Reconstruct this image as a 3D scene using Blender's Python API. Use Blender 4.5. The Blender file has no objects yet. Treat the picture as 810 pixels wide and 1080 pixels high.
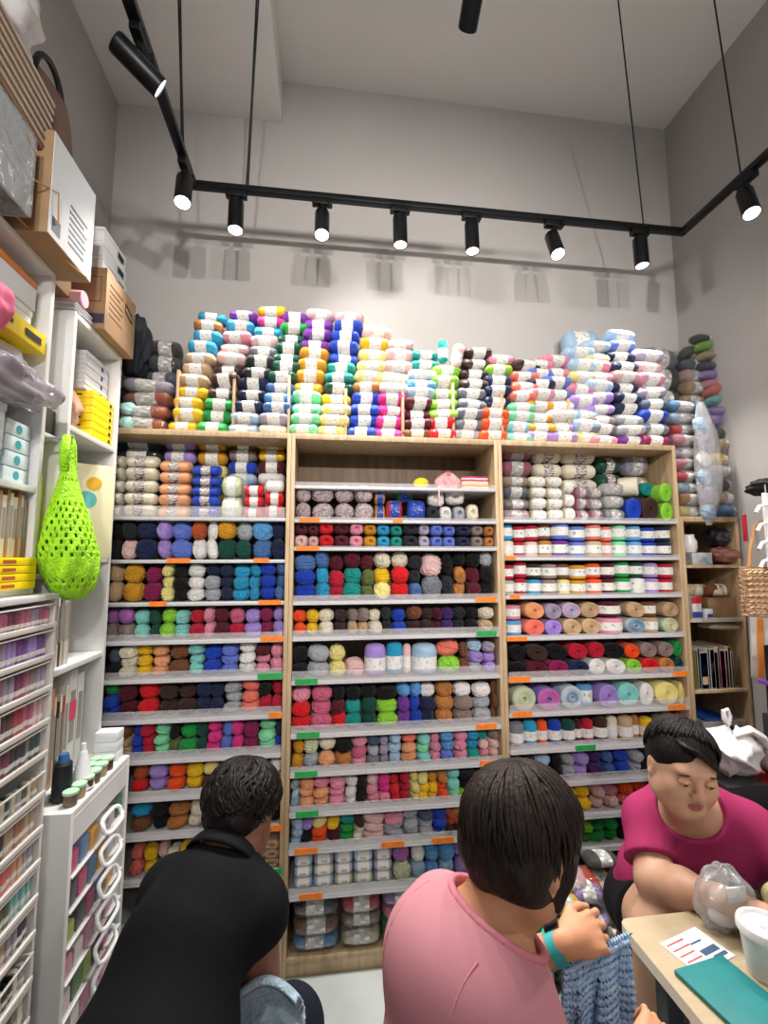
import bpy, bmesh, math, random
import numpy as np
from mathutils import Vector, Matrix, Euler
random.seed(7)
PI=math.pi
SC=bpy.context.scene
COL=SC.collection
# ---------------------------------------------------------------- camera
F=495.0; PITCH=math.radians(5.8); YAW=math.radians(7.4); ROLL=math.radians(-0.1)
CAM=Vector((0,0,1.6))
fw=Vector((math.sin(YAW)*math.cos(PITCH),math.cos(YAW)*math.cos(PITCH),math.sin(PITCH)))
r0=Vector((math.cos(YAW),-math.sin(YAW),0)); u0=r0.cross(fw)
RV=r0*math.cos(ROLL)+u0*math.sin(ROLL); UV=RV.cross(fw)
def ray(x,y): return fw+RV*((x-405)/F)-UV*((y-540)/F)
def atY(x,y,Y):
    d=ray(x,y); return CAM+d*(Y/d.y)
def atX(x,y,X):
    d=ray(x,y); return CAM+d*(X/d.x)
def atZ(x,y,Z):
    d=ray(x,y); return CAM+d*((Z-CAM.z)/d.z)
cd=bpy.data.cameras.new('camera'); cam=bpy.data.objects.new('camera',cd); COL.objects.link(cam)
M=Matrix((RV,UV,-fw)).transposed().to_4x4(); M.translation=CAM
cam.matrix_world=M
cd.sensor_fit='HORIZONTAL'; cd.sensor_width=36; cd.lens=36*F/810; cd.clip_start=0.02
SC.camera=cam
# ---------------------------------------------------------------- materials
def lin(h):
    h=h.lstrip('#'); c=[int(h[i:i+2],16)/255 for i in (0,2,4)]
    return tuple((x/12.92 if x<=.04045 else ((x+.055)/1.055)**2.4) for x in c)+(1.0,)
MATS={}
def mat(name,hexc='#888888',rough=.6,metal=0.,var=0.,scale=8.,bump=0.,bscale=60.,trans=0.,alpha=1.,coat=0.,sheen=0.,emit=0.,spec=None,hex2=None,stretch=None,ior=1.45):
    if name in MATS: return MATS[name]
    m=bpy.data.materials.new(name); m.use_nodes=True; nt=m.node_tree; N=nt.nodes; L=nt.links
    b=N['Principled BSDF']; c=lin(hexc)
    b.inputs['Base Color'].default_value=c; b.inputs['Roughness'].default_value=rough; b.inputs['Metallic'].default_value=metal
    b.inputs['Transmission Weight'].default_value=trans; b.inputs['Alpha'].default_value=alpha; b.inputs['Coat Weight'].default_value=coat
    b.inputs['Sheen Weight'].default_value=sheen; b.inputs['IOR'].default_value=ior
    if spec is not None: b.inputs['Specular IOR Level'].default_value=spec
    if emit: b.inputs['Emission Color'].default_value=c; b.inputs['Emission Strength'].default_value=emit
    if var or bump or hex2:
        tc=N.new('ShaderNodeTexCoord'); mp=N.new('ShaderNodeMapping'); L.new(tc.outputs['Object'],mp.inputs['Vector'])
        if stretch: mp.inputs['Scale'].default_value=stretch
        if var or hex2:
            n=N.new('ShaderNodeTexNoise'); n.inputs['Scale'].default_value=scale; n.inputs['Detail'].default_value=5; L.new(mp.outputs[0],n.inputs['Vector'])
            r=N.new('ShaderNodeValToRGB'); L.new(n.outputs['Fac'],r.inputs['Fac'])
            c2=lin(hex2) if hex2 else tuple(x*(1-var) for x in c[:3])+(1,)
            c1=c if hex2 else tuple(min(1,x*(1+var*.5)) for x in c[:3])+(1,)
            r.color_ramp.elements[0].color=c2; r.color_ramp.elements[1].color=c1
            r.color_ramp.elements[0].position=.35; r.color_ramp.elements[1].position=.65
            L.new(r.outputs[0],b.inputs['Base Color'])
        if bump:
            n2=N.new('ShaderNodeTexNoise'); n2.inputs['Scale'].default_value=bscale; n2.inputs['Detail'].default_value=3; L.new(mp.outputs[0],n2.inputs['Vector'])
            bp=N.new('ShaderNodeBump'); bp.inputs['Strength'].default_value=bump; bp.inputs['Distance'].default_value=.01
            L.new(n2.outputs['Fac'],bp.inputs['Height']); L.new(bp.outputs[0],b.inputs['Normal'])
    MATS[name]=m; return m
def wood(name,h1,h2,stretch=(3,3,.35)):
    return mat(name,h1,.5,hex2=h2,scale=14,stretch=stretch,bump=.05,bscale=40)
def film(name,tint='#ffffff',clear=.8,rough=.12,wr=.9):
    """thin clear plastic: see-through with glossy wrinkles"""
    if name in MATS: return MATS[name]
    m=bpy.data.materials.new(name); m.use_nodes=True; N=m.node_tree.nodes; L=m.node_tree.links
    out=N['Material Output']; N.remove(N['Principled BSDF'])
    t=N.new('ShaderNodeBsdfTransparent'); p=N.new('ShaderNodeBsdfGlossy'); df=N.new('ShaderNodeBsdfDiffuse'); m1=N.new('ShaderNodeMixShader'); mx=N.new('ShaderNodeMixShader')
    df.inputs[0].default_value=lin(tint); p.inputs['Roughness'].default_value=rough
    tc=N.new('ShaderNodeTexCoord'); n=N.new('ShaderNodeTexNoise'); n.inputs['Scale'].default_value=9; n.inputs['Detail'].default_value=4; n.inputs['Distortion'].default_value=1.5
    L.new(tc.outputs['Object'],n.inputs['Vector'])
    b=N.new('ShaderNodeBump'); b.inputs['Strength'].default_value=wr; b.inputs['Distance'].default_value=.03; L.new(n.outputs['Fac'],b.inputs['Height']); L.new(b.outputs[0],p.inputs['Normal'])
    lw=N.new('ShaderNodeFresnel'); lw.inputs['IOR'].default_value=1.3; L.new(b.outputs[0],lw.inputs['Normal'])
    ad=N.new('ShaderNodeMath'); ad.operation='MULTIPLY_ADD'; ad.inputs[1].default_value=.8; ad.inputs[2].default_value=.03; ad.use_clamp=True; L.new(lw.outputs[0],ad.inputs[0])
    m1.inputs[0].default_value=1-clear; L.new(t.outputs[0],m1.inputs[1]); L.new(df.outputs[0],m1.inputs[2])
    L.new(ad.outputs[0],mx.inputs[0]); L.new(m1.outputs[0],mx.inputs[1]); L.new(p.outputs[0],mx.inputs[2]); L.new(mx.outputs[0],out.inputs['Surface'])
    MATS[name]=m; return m
def pane(name,tint='#ffffff',gloss=.06,haze=.05):
    if name in MATS: return MATS[name]
    m=bpy.data.materials.new(name); m.use_nodes=True; N=m.node_tree.nodes; L=m.node_tree.links; out=N['Material Output']; N.remove(N['Principled BSDF'])
    t=N.new('ShaderNodeBsdfTransparent'); t.inputs[0].default_value=lin(tint); g=N.new('ShaderNodeBsdfGlossy'); g.inputs['Roughness'].default_value=.12; d=N.new('ShaderNodeBsdfDiffuse'); d.inputs[0].default_value=lin('#e4e2e6')
    a=N.new('ShaderNodeMixShader'); a.inputs[0].default_value=haze; L.new(t.outputs[0],a.inputs[1]); L.new(d.outputs[0],a.inputs[2])
    b=N.new('ShaderNodeMixShader'); b.inputs[0].default_value=gloss; L.new(a.outputs[0],b.inputs[1]); L.new(g.outputs[0],b.inputs[2]); L.new(b.outputs[0],out.inputs['Surface'])
    MATS[name]=m; return m
# ---------------------------------------------------------------- mesh builder
class MB:
    def __init__(s): s.v=[]; s.f=[]; s.m=[]
    def add(s,v,f,mi=0):
        b=len(s.v); s.v+= [tuple(p) for p in v]; s.f+=[tuple(b+i for i in q) for q in f]; s.m+=[mi]*len(f); return s
    def box(s,x0,x1,y0,y1,z0,z1,mi=0,bev=0.,tf=None):
        x0,x1=min(x0,x1),max(x0,x1); y0,y1=min(y0,y1),max(y0,y1); z0,z1=min(z0,z1),max(z0,z1)
        bev=min(bev,.45*min(x1-x0,y1-y0,z1-z0))
        if bev<=0:
            v=[(x,y,z) for x in (x0,x1) for y in (y0,y1) for z in (z0,z1)]
            f=[(0,1,3,2),(4,6,7,5),(0,4,5,1),(2,3,7,6),(0,2,6,4),(1,5,7,3)]
        else:
            bm=bmesh.new(); bmesh.ops.create_cube(bm,size=1)
            for w in bm.verts: w.co=Vector(((x0+x1)/2+w.co.x*(x1-x0),(y0+y1)/2+w.co.y*(y1-y0),(z0+z1)/2+w.co.z*(z1-z0)))
            bmesh.ops.bevel(bm,geom=bm.edges[:],offset=bev,segments=2,affect='EDGES',profile=.6)
            bm.verts.index_update(); v=[w.co[:] for w in bm.verts]; f=[[w.index for w in q.verts] for q in bm.faces]; bm.free()
        if tf: v=[tuple(tf@Vector(p)) for p in v]
        return s.add(v,f,mi)
    def tube(s,pts,r,n=8,mi=0,closed=False,flat=1.):
        pts=[Vector(p) for p in pts]; k=len(pts); rs=r if isinstance(r,(list,tuple)) else [r]*k
        v=[]; up=None
        for i,p in enumerate(pts):
            a=pts[i-1] if (i>0 or closed) else pts[i]; c=pts[(i+1)%k] if (i<k-1 or closed) else pts[i]
            t=(c-a).normalized()
            if up is None:
                up=Vector((0,0,1)) if abs(t.z)<.9 else Vector((0,1,0))
            sd=t.cross(up).normalized(); up=sd.cross(t).normalized()
            for j in range(n):
                an=2*PI*j/n; v.append(p+(sd*math.cos(an)*flat+up*math.sin(an))*rs[i])
        f=[]
        for i in range(k if closed else k-1):
            i2=(i+1)%k
            for j in range(n):
                j2=(j+1)%n; f.append((i*n+j,i*n+j2,i2*n+j2,i2*n+j))
        if not closed:
            f.append(tuple(range(n-1,-1,-1))); f.append(tuple((k-1)*n+j for j in range(n)))
        return s.add(v,f,mi)
    def lathe(s,prof,n=24,mi=0,tf=None):
        """prof: (r,z) list about Z"""
        v=[];f=[];k=len(prof)
        for r,z in prof:
            for j in range(n):
                a=2*PI*j/n; v.append(Vector((r*math.cos(a),r*math.sin(a),z)))
        for i in range(k-1):
            for j in range(n):
                j2=(j+1)%n; f.append((i*n+j,i*n+j2,(i+1)*n+j2,(i+1)*n+j))
        if prof[0][0]>1e-5: f.append(tuple(range(n-1,-1,-1)))
        if prof[-1][0]>1e-5: f.append(tuple((k-1)*n+j for j in range(n)))
        if tf: v=[tf@p for p in v]
        return s.add(v,f,mi)
    def grid(s,fn,nu,nv,mi=0,cu=False,cv=False):
        v=[fn(i/(nu if cu else nu-1),j/(nv if cv else nv-1)) for i in range(nu) for j in range(nv)]
        f=[]
        for i in range(nu if cu else nu-1):
            for j in range(nv if cv else nv-1):
                a,b=(i+1)%nu,(j+1)%nv; f.append((i*nv+j,a*nv+j,a*nv+b,i*nv+b))
        return s.add(v,f,mi)
    def mesh(s,name,mats,smooth=True,ang=.7):
        me=bpy.data.meshes.new(name); me.from_pydata(s.v,[],s.f)
        for m in (mats if isinstance(mats,(list,tuple)) else [mats]): me.materials.append(m)
        if any(s.m): me.polygons.foreach_set('material_index',s.m)
        me.validate(); bm=bmesh.new(); bm.from_mesh(me); bmesh.ops.recalc_face_normals(bm,faces=bm.faces[:]); bm.to_mesh(me); bm.free()
        if smooth:
            me.shade_smooth()
            try: me.set_sharp_from_angle(angle=ang)
            except Exception: pass
        return me
    def build(s,name,mats,parent=None,smooth=True,ang=.7,loc=None):
        return link(name,s.mesh(name,mats,smooth,ang),parent,loc)
def link(name,me,parent=None,loc=None,rot=None,scale=None):
    o=bpy.data.objects.new(name,me); COL.objects.link(o)
    if parent is not None: o.parent=parent
    if loc is not None: o.location=loc
    if rot is not None: o.rotation_euler=rot
    if scale is not None: o.scale=scale
    return o
def tag(o,label,cat,group=None,kind=None):
    o['label']=label; o['category']=cat
    if group: o['group']=group
    if kind: o['kind']=kind
    return o
def empty(name,loc=(0,0,0),rot=(0,0,0),label=None,cat=None,group=None):
    o=bpy.data.objects.new(name,None); COL.objects.link(o); o.location=loc; o.rotation_euler=rot; o.empty_display_size=.05
    if label: tag(o,label,cat,group)
    return o
def struct(o): o['kind']='structure'; return o
def bxo(name,m,b,parent=None,bev=.002): return MB().box(*b,bev=bev).build(name,m,parent)
_tm={}
def text_mesh(s,size,ext=.0004,m=None):
    k=(s,size,m.name if m else '')
    if k in _tm: return _tm[k]
    c=bpy.data.curves.new('lettering','FONT'); c.body=s; c.size=size; c.extrude=ext; c.align_x='CENTER'; c.align_y='CENTER'; c.resolution_u=3
    o=bpy.data.objects.new('lettering',c); COL.objects.link(o); bpy.context.view_layer.update()
    me=bpy.data.meshes.new_from_object(o.evaluated_get(bpy.context.evaluated_depsgraph_get())); bpy.data.objects.remove(o); bpy.data.curves.remove(c)
    me.materials.clear()
    if m: me.materials.append(m)
    _tm[k]=me; return me
ORD='first second third fourth fifth sixth seventh eighth ninth tenth eleventh twelfth thirteenth fourteenth fifteenth sixteenth seventeenth eighteenth nineteenth twentieth'.split()+['twenty-'+o for o in 'first second third fourth fifth sixth seventh eighth ninth'.split()]
# ================================================================ room
m_wall=mat('wall_paint','#b4b0ad',.85,var=.05,scale=1.5,bump=.06,bscale=90)
m_ceil=mat('ceiling_paint','#edebe9',.9,var=.03,scale=1.2)
m_floor=mat('floor_tile','#a3a8a6',.35,var=.12,scale=3,bump=.02)
XL,XR,YB,ZC=-1.05,1.975,2.3,4.13
YN=-3.2
struct(bxo('floor',m_floor,(XL-.1,3.4,YN,YB+.1,-.1,0)))
struct(bxo('ceiling',m_ceil,(XL-.1,3.4,YN,YB+.1,ZC,ZC+.1)))
struct(bxo('wall_back',m_wall,(XL-.1,3.4,YB,YB+.1,0,ZC)))
struct(bxo('wall_left',m_wall,(XL-.1,XL,YN,YB,0,ZC)))
struct(bxo('wall_right',m_wall,(XR,XR+.1,YN,YB,0,ZC)))
struct(bxo('trim_1',m_ceil,(XL,-.24,YN,YB,3.89,ZC)))   # lowered ceiling strip along the left wall
# ================================================================ track lights
m_blk=mat('black_metal','#0d0f12',.38,metal=.3)
m_wire=mat('wire_grey','#2c3133',.5,metal=.6)
m_lamp=mat('lamp_lens_white','#fff6ea',.3,emit=22)
m_lampc=mat('lamp_lens_cool','#e6f3ff',.3,emit=30)
m_lampoff=mat('lamp_lens_dim','#fff1e0',.3,emit=5)
TZ=3.2; TX0,TX1,TY=-.57,1.735,1.95
YT0=-1.9
tr=empty('light_track',(TX0,TY,TZ),label='black rectangular lighting track hung by thin wires below the ceiling',cat='lighting track')
def bar(a,b):
    a,b=Vector(a),Vector(b); d=(b-a); L=d.length; rz=math.atan2(d.y,d.x)
    mb=MB(); mb.box(0,L,-.018,.018,-.012,.012,bev=.003); mb.box(0,L,-.006,.006,-.0135,-.0125)
    o=mb.build('rail',m_blk,tr); o.location=a-tr.location; o.rotation_euler=(0,0,rz)
bar((TX0-.015,TY,TZ),(TX1+.015,TY,TZ)); bar((TX0,YT0,TZ),(TX0,TY,TZ)); bar((TX1,YT0,TZ),(TX1,TY,TZ)); bar((TX0,YT0,TZ),(TX1,YT0,TZ))
bar((TX0,1.05,TZ),(.8,1.05,TZ))
for (wx,wy) in ((-.345,TY),(1.53,TY),(1.735,1.62),(-.57,1.80),(1.735,-.6),(-.57,-.6),(-.1,YT0),(1.2,YT0)):
    dz=(3.89 if wx<-.24 else ZC)-TZ
    tp={(-.345,TY):(272,-8),(1.53,TY):(651,-8),(1.735,1.62):(752,-8),(-.57,1.80):(189,-8)}.get((wx,wy)); tp=atZ(tp[0],tp[1],TZ+dz) if tp else Vector((wx,wy,TZ+dz))
    for k,dx in enumerate((-.004,.004)) if wx<0 else ((0,0),):
        o=MB().tube([(wx+dx,wy,TZ),(wx+(tp.x-wx)*.5+dx*.5,wy+(tp.y-wy)*.5,TZ+dz*.5),(tp.x+dx,tp.y,TZ+dz)],.0035,6).build('hanging_wire',m_wire,tr); o.location=-tr.location
def lamp_mesh():
    b=MB(); b.lathe([(0,-.066),(.0285,-.066),(.029,-.073),(.032,-.073),(.0325,-.068),(.0325,.066),(.03,.073),(.0,.073)],28)
    lens=MB(); lens.lathe([(.0,-.0715),(.02,-.0705),(.0282,-.069),(.0282,-.0665),(0,-.0665)],24)
    ad=MB(); ad.box(-.045,.045,-.016,.016,-.028,-.0,bev=.004); ad.tube([(0,0,-.02),(0,0,-.05)],.012,10); ad.tube([(.03,.018,-.02),(.03,-.03,-.02)],.006,8)
    return b.mesh('lamp_housing',m_blk),lens,ad.mesh('track_adapter',m_blk)
LH,LENS,LAD=lamp_mesh()
lens_me={k:LENS.mesh('lens_'+k,m) for k,m in (('w',m_lamp),('c',m_lampc),('d',m_lampoff))}
def spot(x,y,aim,label,kind='w',power=40,size=1.3,alongY=False,drop=.115,blend=.6,col=(1,.955,.905)):
    t=empty('track_spotlight',(x,y,TZ-.012),label=label,cat='spotlight',group='track spotlights')
    a=link('adapter',LAD,t); a.rotation_euler=(0,0,PI/2 if alongY else 0)
    d=(Vector(aim)-Vector((x,y,TZ-drop-.012))).normalized()
    q=(-d).to_track_quat('Z','Y')
    off=Vector((0,0,-drop))
    h=link('lamp_housing',LH,t,off); h.rotation_euler=q.to_euler()
    MB().tube([(0,0,-.04),off+(-d)*.03],.008,8).build('swivel_arm',m_blk,t)
    l=link('lens',lens_me[kind],t,off); l.rotation_euler=q.to_euler(); l['label']='glowing lamp lens'
    ld=bpy.data.lights.new('spot_beam','SPOT'); ld.energy=power; ld.spot_size=size; ld.spot_blend=blend; ld.shadow_soft_size=.045; ld.color=col
    lo=bpy.data.objects.new('spot_beam',ld); COL.objects.link(lo); lo.parent=t; lo.location=off+d*.082; lo.rotation_euler=(-d).to_track_quat('Z','Y').to_euler()
    return t
FP=[(250,'w',(-.37,1.75,.9),'track spotlight third along from the corner over the left shelves'),]
def trackx(px): 
    d=ray(px,192+(px-205)*.1087); t=(TZ-CAM.z)/d.z; return CAM.x+d.x*t
P1=74
spot(trackx(249),TY,(trackx(249)+.04,1.72,1.2),'first spotlight on the front rail, nearest the left corner, tilted slightly','w',P1)
spot(trackx(340),TY,(trackx(340)+.0,1.25,.9),'second spotlight from the left corner on the front rail, glaring lens facing out','w',P1)
spot(trackx(422),TY,(trackx(422)+.0,1.75,.0),'third spotlight from the left corner on the front rail, hanging straight down','d',P1)
spot(trackx(497),TY,(trackx(497)+.0,1.78,.0),'fourth spotlight from the left corner on the front rail, lens barely visible','d',P1)
spot(trackx(583),TY,(trackx(583)-.0,1.1,1.0),'fifth spotlight on the front rail, glaring lens turned towards the room','w',P1)
spot(trackx(672),TY,(trackx(672)+.0,1.8,.0),'last spotlight on the front rail before the right corner, hanging straight down','d',P1)
spot(TX0,1.83,(-.45,1.2,1.0),'cool white glaring spotlight at the left corner of the track','c',P1,alongY=True)
spot(TX0,1.36,(.9,2.3,2.2),'large spotlight on the left rail, tilted so its white lens faces the shelves','w',70,alongY=True,drop=.1)
spot(TX1,1.60,(1.4,.9,1.0),'glaring spotlight on the right rail beside the right corner','w',P1,alongY=True)
sptop=spot(.375,1.05,(.385,2.2,2.55),'spotlight at the top edge, only its dark lower tip showing','d',6,drop=.115); sptop.scale=(.8,.8,1)
for i,(x,y,a,n) in enumerate((( -.1,YT0,(.3,2.3,2.2),'left'),(.55,YT0,(.1,2.3,2.3),'middle'),(1.25,YT0,(.9,2.3,2.3),'right'),)):
    spot(x,y,a,'%s spotlight on the rail behind the camera, aimed at the yarn wall'%n,'w',200,size=1.0,blend=.8)
spot(TX0,.2,(-.9,.9,.8),'spotlight on the left rail near the camera, aimed down the left cabinets','w',38,alongY=True)
spot(TX1,.0,(.9,1.2,.8),'spotlight on the right rail near the camera, aimed at the table','w',55,alongY=True)
# ================================================================ world (open shop front behind the camera)
w=bpy.data.worlds.new('world'); SC.world=w; w.use_nodes=True
w.node_tree.nodes['Background'].inputs[0].default_value=(1,.98,.96,1); w.node_tree.nodes['Background'].inputs[1].default_value=.98
SC.view_settings.view_transform='Standard'; SC.view_settings.look='None'; SC.view_settings.gamma=1; SC.view_settings.exposure=0.0; SC.view_settings.use_curve_mapping=False
SC.cycles.use_denoising=True
SC.cycles.max_bounces=8; SC.cycles.transparent_max_bounces=12
SC.cycles.sample_clamp_indirect=6
# ================================================================ bookcases
m_oak=wood('light_oak','#bfa684','#a68d6c')
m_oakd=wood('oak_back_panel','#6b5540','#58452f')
m_shelf=mat('shelf_white','#b8b9ba',.4)
m_rail=pane('clear_rail','#ffffff',.04,.2)
m_tago=mat('tag_orange','#ee7d1e',.6,var=.15,scale=60)
m_tagg=mat('tag_green','#1f9a48',.6,var=.15,scale=60)
YF=2.0; YI=2.04; YK=2.285
CASE_TOP=2.14
CASES={}
def bookcase(key,x0,x1,top,label):
    t=empty('bookcase',((x0+x1)/2,YF,0),label=label,cat='bookcase',group='wooden yarn bookcases')
    o=Vector(t.location)
    def prt(n,m,b,**k):
        p=bxo(n,m,(b[0]-o.x,b[1]-o.x,b[2]-o.y,b[3]-o.y,b[4],b[5]),t,.0015); 
        for kk,vv in k.items(): p[kk]=vv
        return p
    T=.0165
    prt('side_panel',m_oak,(x0,x0+T,YF,YK,0,top)); prt('side_panel',m_oak,(x1-T,x1,YF,YK,0,top))
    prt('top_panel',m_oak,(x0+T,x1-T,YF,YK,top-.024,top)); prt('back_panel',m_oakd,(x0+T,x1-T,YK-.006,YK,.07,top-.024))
    prt('plinth',m_oak,(x0+T,x1-T,YF+.01,YF+.03,0,.055)); prt('bottom_panel',m_oak,(x0+T,x1-T,YF,YK-.006,.055,.075))
    CASES[key]=(t,x0+T,x1-T); return t
bookcase('L',XL+.02,-.1395,CASE_TOP,'wooden yarn bookcase beside the white cabinets, behind the man in black')
bookcase('C',-.1385,.7795,CASE_TOP,'middle wooden yarn bookcase with the toy shelf at the top')
bookcase('R',.7805,1.6615,CASE_TOP,'wooden yarn bookcase behind the woman in magenta, crammed top shelf')
bookcase('F',1.6625,1.968,1.80,'narrow wooden bookcase of magazines and boxes in the right corner')
XREF={'L':210,'C':415,'R':625,'F':757}
def shelf(key,yt,yb,tags=(),oak=False):
    """yt: top of the clear rail, yb: underside of the board (pixels on the front plane)"""
    t,x0,x1=CASES[key]; xr=XREF[key]
    zt=atY(xr,yt,YF-.006).z; zb=atY(xr,yb,YF).z
    th=.014; zs=zb+th
    o=MB().box(x0-t.location.x+.001,x1-t.location.x-.001,.0,YK-YF-.008,zb,zs,bev=.0015).build('shelf',m_oak if oak else m_shelf,t)
    if zt-zs>.006:
        mb=MB(); a,b=x0-t.location.x+.003,x1-t.location.x-.003
        mb.box(a,b,-.009,-.006,zb+.001,zt); mb.box(a,b,-.009,-.001,zb+.001,zb+.004)
        mb.build('clear_price_rail',m_rail,o)
    for (c,px0,px1) in tags:
        xa=atY(px0,yb,YF).x-t.location.x; xb=atY(px1,yb,YF).x-t.location.x
        if zt-zs<.012: za,zz=zb+.001,zb+.02
        else: za,zz=zb+.004,zb+.026
        MB().box(xa,xb,-.0115,-.0098,za,zz).build('price_tag',m_tago if c=='o' else m_tagg,o)
    return zs
# ================================================================ yarn colours
PAL=dict(w=('e9e6e4','white'),W=('e4dcc6','cream'),k=('09090c','black'),K=('23252b','charcoal'),g=('a9adb4','light grey'),G=('777c86','grey'),
r=('d3161f','red'),R=('b81634','crimson'),m=('571024','maroon'),p=('e08fa6','pink'),P=('e0348c','hot pink'),q=('e5bdbb','pale pink'),Q=('c5607f','rose'),M=('86174f','wine'),
o=('f0541b','orange'),O=('edA777'.lower(),'peach'),c=('ea7a68','coral'),y=('f0c21c','yellow'),Y=('cf9420','mustard'),l=('ecdf8e','lemon'),
e=('1f9a45','green'),E=('0d4a3c','dark green'),L=('8fce3a','lime'),t=('15938a','teal'),T=('2a9cc8','turquoise'),a=('86cfc8','aqua'),i=('86ddac','mint'),v=('68703a','olive'),
b=('1840b4','royal blue'),B=('182447','navy'),s=('5f9fd8','sky blue'),S=('486da6','denim blue'),z=('a9c6df','pale blue'),u=('6479cf','cornflower blue'),
d=('74349a','purple'),D=('432068','dark purple'),V=('a98cd6','lavender'),h=('a79bb1','lilac grey'),
n=('7a4a2c','brown'),N=('3a2420','dark brown'),f=('c8a985','tan'),F=('b8793e','camel'),x=('93807a','taupe'),j=('b8542a','rust'),
H=('cbb9ba','cream and grey flecked'),X=('8a6fc0','purple and pink mixed'),Z=('7f9db8','blue and grey mixed'),A=('b7cbb2','pastel green mixed'),C=('c7a4bb','pastel pink mixed'),U=('4c5a6e','slate'))
TINT=dict(H=('6d5a62',.5),X=('e0609a',.75),Z=('dfe3e2',.6),A=('e8d9a0',.7),C=('9fc3dd',.7))
def pcol(ch): return lin(PAL[ch][0])
def yarn_mat(name,rough,coat,fiber,fs):
    m=bpy.data.materials.new(name); m.use_nodes=True; N=m.node_tree.nodes; L=m.node_tree.links; b=N['Principled BSDF']
    oi=N.new('ShaderNodeObjectInfo'); at=N.new('ShaderNodeAttribute'); at.attribute_type='OBJECT'; at.attribute_name='tint'
    tc=N.new('ShaderNodeTexCoord'); n=N.new('ShaderNodeTexNoise'); n.inputs['Scale'].default_value=7; n.inputs['Detail'].default_value=2; n.inputs['Distortion'].default_value=.8
    L.new(tc.outputs['Object'],n.inputs['Vector'])
    # colour changes along variegated yarn (alpha of the object colour sets how much)
    r=N.new('ShaderNodeValToRGB'); r.color_ramp.elements[0].position=.45; r.color_ramp.elements[1].position=.55; L.new(n.outputs['Fac'],r.inputs['Fac'])
    inv=N.new('ShaderNodeMath'); inv.operation='SUBTRACT'; inv.inputs[0].default_value=1; L.new(oi.outputs['Alpha'],inv.inputs[1])
    mu=N.new('ShaderNodeMath'); mu.operation='MULTIPLY'; L.new(inv.outputs[0],mu.inputs[0]); L.new(r.outputs[0],mu.inputs[1])
    mx=N.new('ShaderNodeMix'); mx.data_type='RGBA'; L.new(mu.outputs[0],mx.inputs['Factor']); L.new(oi.outputs['Color'],mx.inputs['A']); L.new(at.outputs['Color'],mx.inputs['B'])
    # fibre fleck
    n2=N.new('ShaderNodeTexNoise'); n2.inputs['Scale'].default_value=fs; n2.inputs['Detail'].default_value=3; L.new(tc.outputs['Object'],n2.inputs['Vector'])
    hs=N.new('ShaderNodeHueSaturation'); L.new(mx.outputs['Result'],hs.inputs['Color'])
    mr=N.new('ShaderNodeMapRange'); mr.inputs['To Min'].default_value=.82; mr.inputs['To Max'].default_value=1.18; L.new(n2.outputs['Fac'],mr.inputs['Value']); L.new(mr.outputs[0],hs.inputs['Value'])
    L.new(hs.outputs[0],b.inputs['Base Color'])
    bp=N.new('ShaderNodeBump'); bp.inputs['Strength'].default_value=fiber; bp.inputs['Distance'].default_value=.02; L.new(n2.outputs['Fac'],bp.inputs['Height']); L.new(bp.outputs[0],b.inputs['Normal'])
    b.inputs['Specular IOR Level'].default_value=.2; b.inputs['Roughness'].default_value=rough; b.inputs['Coat Weight'].default_value=coat; b.inputs['Coat Roughness'].default_value=.12; b.inputs['Sheen Weight'].default_value=.08
    return m
m_yarn=yarn_mat('yarn_wool',.85,0,.5,30)
m_pack=yarn_mat('yarn_in_film',.6,.55,.5,22)
m_paper=mat('paper_band','#e4e1dc',.55,var=.0)
def printed(name,base,ink,sc=(30,6,6),thr=.62):
    m=mat(name,base,.5); N=m.node_tree.nodes; L=m.node_tree.links; b=N['Principled BSDF']
    tc=N.new('ShaderNodeTexCoord'); mp=N.new('ShaderNodeMapping'); mp.inputs['Scale'].default_value=sc; L.new(tc.outputs['Object'],mp.inputs[0])
    n=N.new('ShaderNodeTexNoise'); n.inputs['Scale'].default_value=1; n.inputs['Detail'].default_value=1; L.new(mp.outputs[0],n.inputs['Vector'])
    r=N.new('ShaderNodeValToRGB'); r.color_ramp.interpolation='CONSTANT'; r.color_ramp.elements[0].color=lin(base); r.color_ramp.elements[1].color=lin(ink); r.color_ramp.elements[1].position=thr
    L.new(n.outputs['Fac'],r.inputs['Fac']); L.new(r.outputs[0],b.inputs['Base Color']); return m
m_label=printed('printed_label','#e0ddd9','#b3b8be',(14,5,8),.62)
m_labteal=printed('printed_label_teal','#dedcd6','#2b8f97',(7,5,7),.66)
m_labmar=printed('printed_label_maroon','#d5d0cc','#5c2430',(9,3,30),.52)
m_labblue=printed('printed_label_blue','#1d3c94','#d8d9e0',(9,5,12),.68)
m_labblk=printed('printed_label_black','#e2ded8','#4a4a52',(14,5,12),.62)
m_wrap=film('clear_wrap','#ffffff',.96,.08)
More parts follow.
